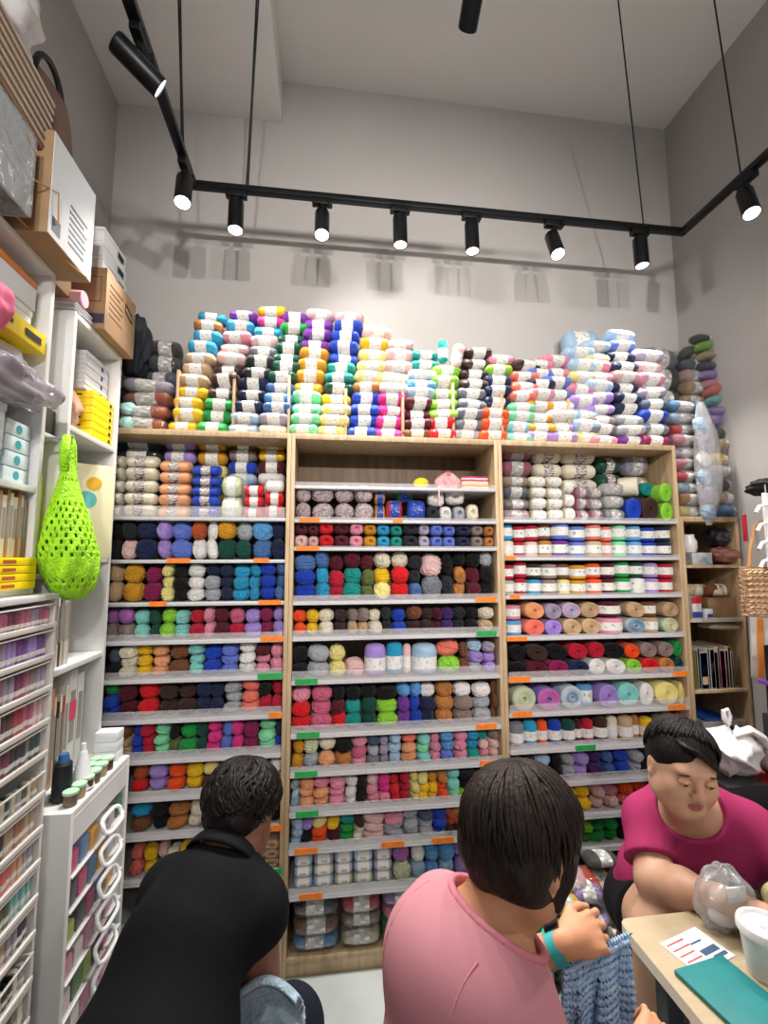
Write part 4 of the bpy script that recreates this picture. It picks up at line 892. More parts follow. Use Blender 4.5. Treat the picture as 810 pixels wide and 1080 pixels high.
# ---- white cabinet with handles
WX,WY0,WY1=-.70,1.515,1.925
wc=cab('handled_drawer_cabinet','low white cabinet with clear drawers and white loop handles','drawer cabinet',XL+.004,WX,WY0,WY1,.0,.884,T=.02)
wc.name='handled_drawer_cabinet'
o0=wc.location
MB().box(-.016,.001,-(WY1-WY0)/2+.02,(WY1-WY0)/2-.02,.79,.864).build('top_rail',m_white,wc)
m_hand=mat('handle_white','#e6e6e6',.3)
PK=[('c2447a','pink'),('2f6e3a','green'),('e0a01f','amber'),('30343f','charcoal'),('d9c9d2','blush'),('4f7fb0','blue'),('9fb84a','pea green'),('d9d9dc','clear white')]
for k in range(8):
    zt=.785-k*.094; zb=zt-.090
    d=MB().box(-.25,.0,-(WY1-WY0)/2+.022,(WY1-WY0)/2-.022,zb,zb+.004).build('drawer',m_white,wc)
    MB().box(-.002,.0,-(WY1-WY0)/2+.024,(WY1-WY0)/2-.024,zb+.006,zt).build('clear_front',m_clear,d)
    MB().box(.0,.004,-(WY1-WY0)/2+.022,(WY1-WY0)/2-.022,zb,zb+.006,0,.001).build('drawer_rail',m_white,d)
    if k<6:
        hz=(zb+zt)/2+.012; pts=[]
        for q in range(24):
            a=2*PI*q/24; s=lambda t,e:math.copysign(abs(t)**e,t)
            pts.append((.024-.015*math.sin(a),.062*s(math.cos(a),.5)+.02,hz+.019*s(math.sin(a),.5)))
        MB().tube(pts,.0065,8,closed=True).build('loop_handle',m_hand,d)
    for q in range(6):
        hx,nm=PK[(k*3+q*5)%8] if k not in (3,5,6) else (('d98fae','rose') if (q+k)%2 else ('dcd6d8','frosted'))
        y=WY0+.05+q*.062
        o=MB().box(-.03,.03,-.026,.026,0,.050+.02*random.random(),0,.006).build('craft_packet',mat('packet_'+nm,'#'+hx,.35,var=.2,scale=20),None,loc=(WX-.037,y,zb+.0045)); tag(o,'%s packet, %s from the near end, %s handled drawer'%(nm,ORD[q],ORD[k]),'packet')
# things on the white cabinet
m_navy=mat('cone_black','#15181d',.5)
def cone(label,x,y,r0,r1,h,m,mt,z=.8845):
    t=empty('thread_cone',(x,y,z),label=label,cat='thread cone')
    MB().lathe([(0,0),(r0*.9,0),(r0,.006)]+[(r0+(r1-r0)*i/16+.0007*(-1)**i,.008+(h-.02)*i/16) for i in range(17)]+[(r1*.8,h-.004),(0,h-.004)],26).build('wound_thread',m,t)
    MB().lathe([(0,h-.004),(r1*.7,h-.004),(r1*.55,h+.018),(0,h+.018)],20).build('cone_tip',mt,t)
cone('black thread cone with a blue tip on the low white cabinet',-.77,1.60,.028,.024,.115,m_navy,mat('tip_blue','#2f5f8c',.5))
cone('white tapered thread cone beside the black one',-.745,1.665,.036,.012,.12,m_boxwhite,m_boxwhite)
k=0
for ry in range(2):
    for rx in range(6):
        k+=1
        if (rx+ry)==0: pass
        y=1.565+rx*.048; x=-.728+(-.034 if ry else 0)
        if ry and rx<3: continue
        t=empty('paint_jar',(x,y,.8845),label='small jar with a pale green lid, %s along the %s row of the cabinet'%(ORD[rx],['front','rear'][ry]),cat='jar')
        t.scale=(1.1,1.1,.72); MB().lathe([(0,0),(.0155,0),(.0165,.003),(.0165,.042),(.0145,.046),(0,.046)],18).build('jar_body',mat('jar_%d'%(rx%3),['#6b5a49','#a3936f','#5c3b30'][rx%3],.3),t)
        MB().lathe([(0,.046),(.0195,.046),(.0195,.056),(.017,.058),(.017,.0575),(0,.0575)],20).build('lid',mat('lid_green','#a9cfae',.4),t)
for k in range(3):
    o,_=box_thing('storage_box','small white box by the far end of the cabinet, %s of three'%['lowest','middle','top'][k],'box',-.80,-.722,1.865,1.92,.8845+k*.034,.9175+k*.034,m_boxwhite)
# ---- crocheted green net bag
m_lime=mat('crochet_lime','#a2e41f',.7,var=.18,scale=45,bump=.8,bscale=110)
def netbag():
    nu,nv=72,76; mb=MB()
    def fn(u,v):
        a=u*2*PI; t=v   # 0 top, 1 bottom
        q=min(1,max(0,(t-.05)/.68)); w=.017+.094*q*q*(3-2*q)
        if t>.72: w*=max(.03,(1-((t-.72)/.28)**2.4))**.5
        z=-.02-.46*t
        r=1+.05*math.sin(8*a+20*t)+.06*math.sin(3*a+5*t)+.025*math.sin(36*a)*math.sin(t*110)
        return (.55*w*math.cos(a)*r,.98*w*math.sin(a)*r+.085*t**1.3,z)
    mb.grid(fn,nu,nv,cu=True)
    keep=[]
    for k,f in enumerate(mb.f):
        i,j=divmod(k,nv-1)
        hole=14<j<70 and j%3!=0 and (i+((j//3)%2)*2)%4==0 and (j//9)%4!=2
        if not hole: keep.append(f)
    mb.f=keep; mb.m=[0]*len(keep)
    return mb
gb=empty('crochet_net_bag',(-.752,1.475,1.96),label='lime green crocheted net bag hanging from the white shelf post',cat='bag')
o=netbag().build('bag_body',m_lime,gb,ang=3.2)
md=o.modifiers.new('thick','SOLIDIFY'); md.thickness=.006; md.offset=0
md=o.modifiers.new('round','SUBSURF'); md.levels=1; md.render_levels=1
pts=[(0,-.014,-.10),(.0,-.022,-.04),(0,-.012,.002),(0,.004,.006),(0,.020,-.02),(0,.03,-.08),(0,.04,-.13)]
MB().tube(pts,[.012,.013,.011,.011,.012,.012,.010],10).build('strap',m_lime,gb,ang=3.2)
MB().tube([(-.064,0,.0),(0,0,.0),(.012,0,.006)],.004,8).build('hook',mat('hook_metal','#9aa0a4',.3,metal=.8),gb)
m_bagwool=mat('inner_lime','#7fc016',.9)
o=MB().grid(lambda u,v:(.04*math.sin(v*PI)**.8*math.cos(u*2*PI),.072*math.sin(v*PI)**.8*math.sin(u*2*PI)+.045,-.40+.2*(1-v)),24,14,cu=True).build('lining',m_bagwool,gb,ang=3.2)
# dark soft bag slumped on the bookcase behind the carton
a=atY(141,352,2.14); crumple('fabric_bag','dark grey soft fabric bag slumped behind the light brown carton','bag',(a.x,2.16,CASE_TOP+.27),(.13,.14,.30),mat('roll_charcoal','#2b2d33',.8,var=.2,scale=14,bump=.3),61,.14)
a=atY(150,400,2.14); crumple('fabric_bag','dark glossy bag of yarn under the slumped grey one','bag',(a.x-.03,2.20,CASE_TOP+.0),(.2,.14,.27),mat('bag_darkgloss','#26282e',.35,coat=.6,var=.2,scale=14),62,.12)
# ================================================================ narrow corner bookcase contents
fz={}
for n,(a,b) in {'F1':(595,599),'F2':(651,656),'F3':(727,731)}.items(): fz[n]=shelf('F',a,b,oak=True)
fz['F4']=shelf('F',800,805,oak=True)
FX0,FX1=CASES['F'][1],CASES['F'][2]
def fx(px,y=600,Y=2.05): return atY(px,y,Y).x
# upper compartment
t=empty('jug',(fx(727,560),2.06,fz['F1']+.06),label='small white jug at the top of the corner bookcase',cat='jug'); m_cer=mat('ceramic_white','#e2e2e0',.25)
MB().lathe([(0,0),(.028,0),(.036,.02),(.036,.05),(.024,.075),(.026,.085),(.02,.084),(0,.07)],24).build('jug_body',m_cer,t)
MB().tube([(-.022,0,.075),(-.05,0,.07),(-.052,0,.035),(-.034,0,.02)],.005,8).build('jug_handle',m_cer,t)
o,_=box_thing('floral_box','small box with a blue floral print under the white jug','box',fx(724),fx(745),2.01,2.15,fz['F1']+.001,fz['F1']+.058,mat('floral_blue','#7aa3bd',.5,hex2='#c9b9a8',scale=40))
def soft(name,label,cat,px0,px1,py0,py1,Y,d,m,seed,amp=.1):
    a=atY(px0,py1,Y); b=atY(px1,py0,Y); return crumple(name,label,cat,((a.x+b.x)/2,Y,a.z),(b.x-a.x,d,b.z-a.z),m,seed,amp)
soft('dark_pouch','dark wool in a clear bag on the upper corner shelf','plastic bag',746,771,557,577,2.09,.12,mat('dark_wool','#2c3038',.4,coat=.5,var=.2,scale=20),31)
soft('plastic_bag','clear bag of reddish brown yarn on the upper corner shelf','plastic bag',747,778,577,594,2.06,.12,mat('redbrown_wool','#8d5a4c',.4,coat=.6,var=.2,scale=20),32)
for k in range(3):
    o,_=box_thing('paper_pad','flat white paper pad on the upper corner shelf, %s of three'%['bottom','middle','top'][k],'paper pad',fx(748)+.003,fx(776),2.155,2.265,fz['F1']+.001+k*.014,fz['F1']+.014+k*.014,m_boxwhite)
# second compartment
for k,px in enumerate((729,741,753,765)):
    yarn('c','fWnW'[k],fx(px,608),2.10,fz['F2']+.125,.045,.09,.062,'%s yarn cake in a bag, %s along the second corner shelf'%(PAL['fWnW'[k]][1],ORD[k]),None,rz=PI/2)
o,_=box_thing('carton','plain brown carton on the second shelf of the corner bookcase','carton',fx(741),fx(774),2.03,2.2,fz['F2']+.001,fz['F2']+.093,m_carton)
MB().box(-.012,.012,-.0855,-.085,0,.092).build('packing_tape',MATS['tape_brown'],o)
o,_=box_thing('striped_box','upright box in red, white and blue on the second corner shelf','box',fx(722)+.003,fx(732),2.02,2.1,fz['F2']+.001,fz['F2']+.10,m_boxwhite)
MB().box(-.0245,.0245,-.0405,-.04,.068,.099).build('red_band',mat('band_red','#c8242c',.5),o); MB().box(-.0245,.0245,-.0405,-.04,.0,.03).build('blue_band',mat('band_blue','#244a9c',.5),o)
o,_=box_thing('small_box','little blue and white box beside the brown carton','box',fx(733.5),fx(740),2.0,2.06,fz['F2']+.001,fz['F2']+.045,m_boxwhite)
MB().box(-.014,.014,-.0305,-.03,.004,.022).build('blue_panel',MATS['band_blue'],o)
soft('plastic_sheet','folded cream plastic sheet lying on top of the magazines','plastic sheet',741,778,655,664,2.09,.14,mat('sheet_cream','#cfc6ae',.3),33,.05)
x=fx(727,690); spec=[('9a9b57',.010,'olive'),('d8d6d0',.014,'white'),('3f86b5',.038,'blue'),('cfd0cf',.012,'pale grey'),('d6d3d6',.024,'whitish'),('17171b',.016,'black'),('cdbfa4',.012,'sand'),('d06aa6',.026,'pink'),('d8ceba',.016,'cream'),('bfa98a',.014,'tan'),('dcd9d2',.012,'off white')]
for k,(col,th,nm) in enumerate(spec):
    h=.175+.012*math.sin(k*2.3)
    if x+th>FX1: break
    o=MB().box(-th/2+.0004,th/2-.0004,0,.19,0,h,0,.0012).build('ring_binder' if th>.02 else 'magazine',mat('cover_'+col,'#'+col,.45),None,loc=(x+th/2,2.015,fz['F3']+.001)); tag(o,'%s upright %s on the third shelf of the corner bookcase'%(nm,'binder' if th>.02 else 'magazine'),'binder' if th>.02 else 'magazine')
    MB().box(-th/2+.002,th/2-.002,.0,.186,.003,h+.0005).build('pages',m_pageW,o); 
    if th>.03: MB().box(-th*.35,th*.35,-.0008,0,.02,.055).build('spine_label',mat('label_tan','#c7ab7b',.5),o)
    x+=th
# fourth compartment
gb2,_=box_thing('grey_box','grey flat box with dark letters in the corner bookcase','box',fx(735,745),fx(780,745),2.02,2.2,fz['F4']+.115,fz['F4']+.16,mat('box_grey','#a3a19d',.5)); 
tx=link('lettering',text_mesh('GD',.026,.0004,m_ink),gb2,(.02,-.0905,.022),(PI/2,0,0))
o,_=box_thing('blue_tray','thin blue tray on top of the grey box','tray',fx(737,740),fx(765,740),2.02,2.2,fz['F4']+.161,fz['F4']+.171,MATS['band_blue'])
o,_=box_thing('storage_tub','clear tub of red cards below the grey box','tub',fx(733,775),fx(757,775),2.02,2.2,fz['F4']+.04,fz['F4']+.1145,mat('tub_red','#a7342c',.3,hex2='#c9c3bd',scale=22))
o,_=box_thing('white_box','white box with a printed mark below the grey box','box',fx(758,775),fx(782,775),2.02,2.2,fz['F4']+.001,fz['F4']+.1145,m_boxwhite)
o,_=box_thing('yellow_box','flat pale yellow box under the red tub','box',fx(733,785),fx(757,785),2.02,2.2,fz['F4']+.001,fz['F4']+.0395,mat('box_pale_yellow','#e1d27a',.5))
# ================================================================ right wall
m_rattan=mat('rattan_brown','#a87a58',.75,hex2='#d6b896',scale=55,stretch=(1,1,1),bump=.6,bscale=90)
rb=empty('woven_bag',(1.80,1.72,1.37),label='brown woven handbag hanging in front of the magazines',cat='bag'); rb.rotation_euler=(0,0,-.15)  # bag placed in mid-air; its strap has no hook behind it
mb=MB()
def wv(u,v):
    a=u*2*PI; s=lambda t,e:math.copysign(abs(t)**e,t); z=.0+.20*v
    return ((.098+.006*math.sin(22*v*PI)*math.cos(30*a))*s(math.cos(a),.35),(.03+.004*math.sin(20*v*PI))*s(math.sin(a),.5),z)
mb.grid(wv,90,44,cu=True); mb.f.append(tuple(i*44 for i in range(89,-1,-1))); mb.m.append(0); mb.build('bag_body',m_rattan,rb)
mb=MB()
for j in range(8):
    for k in range(9): 
        xx=-.088+.022*k; mb.tube([(xx-.010,-.033,.012+.023*j),(xx,-.0385,.018+.023*j),(xx+.010,-.033,.012+.023*j)],.0045,5)
w_=mb.build('weave',mat('rattan_pale','#cfae8b',.7,var=.2,scale=30),rb); w_['kind']='stuff'
MB().tube([(-.075,-.01,.19),(-.06,-.01,.28),(-.03,-.005,.37),(-.0,0,.385),(.03,-.005,.37),(.06,-.01,.28),(.075,-.01,.19)],.007,8).build('strap',mat('strap_tan','#b98a55',.6),rb)
hg=empty('hook_stand',(1.765,1.66,1.565),label='white plastic hanging stand with curved hooks above the woven bag',cat='hanger')
MB().box(-.014,.014,-.006,.006,0,.30,0,.003).build('stem',m_hand,hg)
for k in range(4):
    MB().tube([(-.062,-.012,.02+.072*k-.018),(-.045,-.01,.02+.072*k+.006),(0,-.008,.02+.072*k+.018),(.045,-.01,.02+.072*k+.006),(.062,-.012,.02+.072*k-.018)],.007,8).build('curved_hook',m_hand,hg)
MB().tube([(0,0,.29),(0,0,.335),(.014,0,.35),(.024,0,.335),(.02,0,.32)],.003,8).build('hanging_hook',mat('hook_metal','#9aa0a4',.3,metal=.8),hg)
crumple('black_bag','black fabric bag bunched above the white hooks','bag',(1.825,1.70,1.86),(.17,.12,.07),mat('fabric_black','#141417',.8,var=.2,scale=20),41,.1)
o=MB().box(-.006,.006,-.008,.008,0,.12,0,.003).build('red_strip',mat('band_red'),None,loc=(1.90,1.90,1.68)); tag(o,'narrow red strip of packaging behind the white hooks','packaging')  # red strip set in mid-air
for k,(col,nm) in enumerate((('d8d6d2','white'),('d98a3a','orange'),('c9c7c2','grey'),('e0dcd4','ivory'))):
    o=MB().box(-.02,.02,-.009,.009,0,.26,0,.001).build('magazine',mat('cover_'+col,'#'+col,.45),None,loc=(1.90+.012*k,1.90-.022*k,1.08)); o.rotation_euler=(0,.05,-.5); tag(o,'%s magazine leaning at the right wall under the woven bag'%nm,'magazine')
sd,_=box_thing('side_cabinet','low black side cabinet behind the woman in magenta','cabinet',1.40,1.955,1.58,1.93,0,.70,mat('cab_black','#222226',.5)); 
MB().box(-.27,.27,-.18,-.176,.05,.66,0,.002).build('door',mat('cab_black2','#2a2a2f',.5),sd); 
bp=empty('black_backpack',(1.83,1.66,.99),label='black bag with a purple band at the right picture edge',cat='bag')
MB().grid(lambda u,v:(.07*math.copysign(abs(math.cos(u*6.2832))**.5,math.cos(u*6.2832))*(1-.15*v),.09*math.copysign(abs(math.sin(u*6.2832))**.5,math.sin(u*6.2832)),.26*v),40,10,cu=True).build('bag_body',mat('fabric_black'),bp)
MB().box(-.074,.074,-.094,.094,.11,.125,0,.003).build('purple_band',mat('band_purple','#6a3fa0',.6),bp)
o,_=box_thing('storage_box','dark box standing under the black bag','box',1.76,1.93,1.56,1.58+.17,.701,.985,mat('cab_black2')); 
o,_=box_thing('storage_box','dark box under the white carrier bag','box',1.45,1.615,1.60,1.80,.701,.785,mat('cab_black2'))
cb=empty('carrier_bag',(1.555,1.70,.786),label='white knotted plastic carrier bag behind the magenta shoulder',cat='plastic bag')
def carr(u,v):
    a=u*2*PI; R=(.02+.105*math.sin(min(1,v*1.25)*PI/2)**.6)*(1 if v<.62 else max(.12,1-((v-.62)/.38)**1.2*.95)); R*=1+.09*math.sin(5*a+9*v)+.07*math.sin(9*a-8*v+2*math.sin(3*a))+.05*math.sin(15*a+14*v)
    return (R*math.cos(a)*1.0+.02*math.sin(8*v),R*math.sin(a)*.85,.17*v+.012*math.sin(3*a+5*v))
MB().grid(carr,60,30,cu=True).build('bag_body',m_bagwhite,cb,ang=3.2)
MB().tube([(0,0,.18),(.012,0,.21),(.006,0,.235),(-.012,.0,.23),(-.008,0,.195)],[.012,.010,.007,.008,.01],8).build('knot',m_bagwhite,cb)
MB().tube([(.01,-.02,.15),(.05,-.05,.175),(.085,-.06,.15),(.10,-.07,.11)],[.012,.014,.014,.006],8,flat=2.2).build('bag_handle',m_bagwhite,cb)
o,_=box_thing('red_box','red box with pale lettering beside the white carrier bag','box',1.63,1.88,1.60,1.80,.701,.78,mat('box_red','#b8232b',.45)); 
mb=MB(); lettering_lines(mb,0,0,.12,0,.03,2,0); q=mb.build('lettering',mat('print_cream','#e2cfa8',.5),o); q.rotation_euler=(0,0,-PI/2); q.location=(.02,-.1006,.04)
lb=crumple('leather_bag','taupe leather bag with black trim leaning on the white carrier bag','bag',(1.72,1.64,.782),(.17,.12,.13),mat('leather_taupe','#7d6c62',.45,var=.15,scale=12),51,.1); 
MB().tube([(-.05,-.055,.07),(-.03,-.066,.11),(.0,-.068,.12),(.03,-.066,.11)],.006,8).build('bag_strap',m_blackmark,lb)
# ================================================================ pile of packs at the foot of the third bookcase
def fl(kind,ch,px,py,w,h,Y,lab,rz=0,ry=0,**kw): return item(kind,ch,px,py,w,h,Y,.12,lab,None,rz=rz,ry=ry,**kw)
PILE=[('K',632,905,30,15,1.93,'dark grey pack crowning the heap'),('o',632,925,34,16,1.92,'orange and white pack near the top of the heap'),('q',600,925,30,16,1.93,'pale pink pack on the left of the heap'),('V',616,938,32,20,1.90,'lilac pack in the middle of the heap'),
('y',594,952,28,19,1.87,'yellow pack in the heap by the green bag'),('G',628,952,30,14,1.92,'grey pack under the lilac one'),('V',622,965,32,15,1.87,'second lilac pack low in the heap'),('f',648,962,30,18,1.89,'beige film pack low in the heap'),
('T',597,974,28,14,1.85,'teal pack at the bottom of the heap'),('W',645,979,32,14,1.87,'cream pack at the bottom of the heap'),('h',570,940,30,18,1.9,'lilac grey pack behind the green bag'),('x',655,942,28,16,1.93,'taupe pack at the right of the heap'),('z',618,985,34,14,1.84,'pale blue pack at the foot of the heap'),('p',570,965,30,18,1.88,'pink pack at the foot of the heap behind the bag')]
for k in range(4): yarn('p','zKVq'[k],.82+.125*k,1.86,.048,.12,.12,.09,['pale blue','dark grey','lilac','pale pink'][k]+' pack lying on the floor under the heap',None,wrap=True)
for ch,px,py,w,h,Y,lab in PILE: fl('p',ch,px,py,w,h,Y,lab,random.uniform(-.2,.2),random.uniform(-.25,.25),wrap=True)
for k,(ch,px) in enumerate(zip('gxzVKfpG',(548,575,602,629,548,575,602,629))):
    zz_=.10 if k<4 else .20
    c=atY(px,950,2.10); yarn('p',ch,c.x,2.12,zz_,.12,.11,.095,'%s pack inside the bottom of the third bookcase, %s %s'%(PAL[ch][1],['lower','upper'][k//4],ORD[k%4]),None,wrap=True)
gs=empty('green_bag',(.60,1.66,.0),label='green carrier bag with white letters standing on the floor behind the pink sleeve',cat='bag')
MB().grid(lambda u,v:(.16*math.copysign(abs(math.cos(u*6.2832))**.4,math.cos(u*6.2832))*(1+.03*math.sin(6*v)),(.07+.01*math.sin(5*v))*math.copysign(abs(math.sin(u*6.2832))**.5,math.sin(u*6.2832)),0.44*v),48,14,cu=True).build('bag_body',mat('bag_green','#4a9d2a',.5,var=.12,scale=8),gs)
for k,dx in ((0,-.06),):
    tx=link('lettering',text_mesh('OCS',.085,.0006,m_boxwhite),gs,(.0,-.084,.36),(PI/2,0,0))
MB().tube([(-.06,-.05,.43),(-.05,-.06,.36),(.05,-.06,.36),(.06,-.05,.43)],.007,8).build('bag_handle',mat('bag_green'),gs)
# ================================================================ worktable and what lies on it
m_table=wood('table_laminate','#ab9a7e','#a49377',(.6,6,6)); m_edge=mat('table_edge','#ded5c3',.5)
TBZ=.72
tb=empty('worktable',(1.2,.75,0),label='pale wood worktable between the two seated women',cat='table')
def rtable(z0,z1,x0,x1,y0,y1,r):
    mb=MB(); pts=[]
    for (cx,cy,a0) in ((x1-r,y1-r,0),(x0+r,y1-r,PI/2),(x0+r,y0+r,PI),(x1-r,y0+r,1.5*PI)):
        for k in range(7): a=a0+PI/2*k/6; pts.append((cx+r*math.cos(a)-1.2,cy+r*math.sin(a)-.75))
    n=len(pts); v=[(x,y,z0) for x,y in pts]+[(x,y,z1) for x,y in pts]
    mb.add(v,[tuple(range(n-1,-1,-1)),tuple(n+i for i in range(n))],0); mb.add(v,[(i,(i+1)%n,n+(i+1)%n,n+i) for i in range(n)],1); return mb
rtable(TBZ-.026,TBZ,.728,1.75,.30,1.165,.025).build('table_top',[m_table,m_edge],tb,ang=.5)
for (x,y) in ((.80,.40),(.80,1.09),(1.68,.40),(1.68,1.09)): MB().box(x-.02-1.2,x+.02-1.2,y-.02-.75,y+.02-.75,0,TBZ-.027,0,.003).build('leg',mat('leg_grey','#4a4c50',.4,metal=.4),tb)
def tpt(px,py,z=TBZ): return atZ(px,py,z)
c=tpt(735,1002)
cr=empty('paper_card',(c.x,c.y,TBZ+.0005),label='white printed card with red and blue lines on the table',cat='card'); cr.rotation_euler=(0,0,.28)
MB().box(-.062,.062,-.045,.045,0,.001).build('sheet',mat('card_white','#d6dcdf',.4),cr)
mb=MB()
for k in range(4): mb.box(-.055,-.055+random.uniform(.04,.06),.03-.016*k,.034-.016*k,.0011,.0014)
mb.build('red_lines',mat('print_red2','#b2514a',.5),cr)
mb=MB(); mb.box(.0,.05,-.02,-.005,.0011,.0014); mb.box(.015,.055,-.035,-.026,.0011,.0014); mb.box(.0,.035,.012,.016,.0011,.0014); mb.build('blue_print',mat('print_navy','#39506f',.5),cr)
c=tpt(762,1045)
tl=empty('teal_notebook',(c.x+.015,c.y-.01,TBZ+.0005),label='teal notebook on the table in front of the white cup',cat='notebook'); tl.rotation_euler=(0,0,.16)
MB().box(-.075,.06,-.13,.07,0,.010,0,.002).build('cover',mat('teal_cover','#127374',.55,var=.08,scale=20),tl); MB().box(-.072,.057,-.127,.067,.0015,.0085).build('pages',m_pageW,tl)
c=tpt(800,1040)
cu=empty('lidded_cup',(c.x+.045,c.y+.02,TBZ+.001),label='white plastic cup with a white lid on the table',cat='cup')
MB().lathe([(0,0),(.036,0),(.038,.004),(.047,.081),(.0475,.084),(0,.082)],40).build('cup_body',mat('cup_white','#dcdcda',.35),cu)
MB().lathe([(0,.097),(.030,.097),(.034,.093),(.042,.093),(.044,.100),(.050,.100),(.0525,.094),(.0525,.084),(.049,.083),(0,.083)],40).build('lid',mat('lid_white','#e6e6e4',.25),cu)
MB().tube([(-.012,-.008,.0975),(0,-.002,.0985),(.01,.006,.0975)],.005,6,flat=1.5).build('sip_tab',MATS['lid_white'],cu)
c=tpt(752,968)
zb_=empty('zip_bag',(c.x+.008,c.y-.03,TBZ+.001),label='crinkled clear zip bag holding a white label and pale yarn',cat='plastic bag')
cr2=MB()
def zf(u,v):
    a=u*2*PI; t=v*PI; x=math.sin(t)*math.cos(a); y=math.sin(t)*math.sin(a); z=-math.cos(t); R=1+.06*math.sin(3*a+5*t)+.045*math.sin(7*a-4*t)
    return (x*R*.068*(1-.15*z),y*R*.05,max(0,.064+.072*z*R))
cr2.grid(zf,48,30,cu=True).build('film',film('zip_film','#f4f4f6',.74,.12),zb_,ang=3.2)
MB().box(-.026,.024,-.040,-.034,.080,.112,0,.002).build('white_label',m_boxwhite,zb_)
crp=MB().grid(lambda u,v:(.04*math.sin(v*PI)*math.cos(u*6.2832),.028*math.sin(v*PI)*math.sin(u*6.2832),.026-.022*math.cos(v*PI)),24,14,cu=True).build('pale_yarn',mat('yarn_pale','#c9c4c6',.8),zb_,ang=3.2)
c=tpt(803,975)
td=empty('tape_dispenser',(c.x+.03,c.y-.012,TBZ+.001),label='grey tape dispenser beside the clear zip bag',cat='tape dispenser'); td.rotation_euler=(0,0,-.5)
mb=MB(); prof=[(-.10,0),(.10,0),(.10,.035),(.04,.045),(.0,.03),(-.05,.04),(-.075,.095),(-.10,.098)]
n=len(prof); v=[(x,-.03,z) for x,z in prof]+[(x,.03,z) for x,z in prof]; mb.add(v,[tuple(range(n)),tuple(range(2*n-1,n-1,-1))]+[(i,n+i,n+(i+1)%n,(i+1)%n) for i in range(n)]); mb.build('dispenser_body',mat('dispenser_grey','#7d848a',.4),td,ang=.4)
MB().lathe([(.016,-.012),(.034,-.012),(.034,.012),(.016,.012),(.016,-.012)],30,tf=Matrix.Translation((.01,0,.062))@Matrix.Rotation(PI/2,4,'X')).build('tape_roll',mat('tape_cream','#d9cf9a',.3),td)
MB().box(-.098,-.088,-.012,.012,.098,.101).build('screw_plate',m_blackmark,td)
c=tpt(808,955)
o=MB().lathe([(.018,0),(.03,0),(.031,.003),(.031,.022),(.03,.025),(.018,.025),(.018,0)],30,tf=Matrix.Rotation(PI/2,4,'X')).build('tape_roll',mat('tape_teal','#23a3ab',.3),None,loc=(c.x+.045,c.y+.01,TBZ+.032)); tag(o,'small teal tape roll standing at the right picture edge','tape roll')
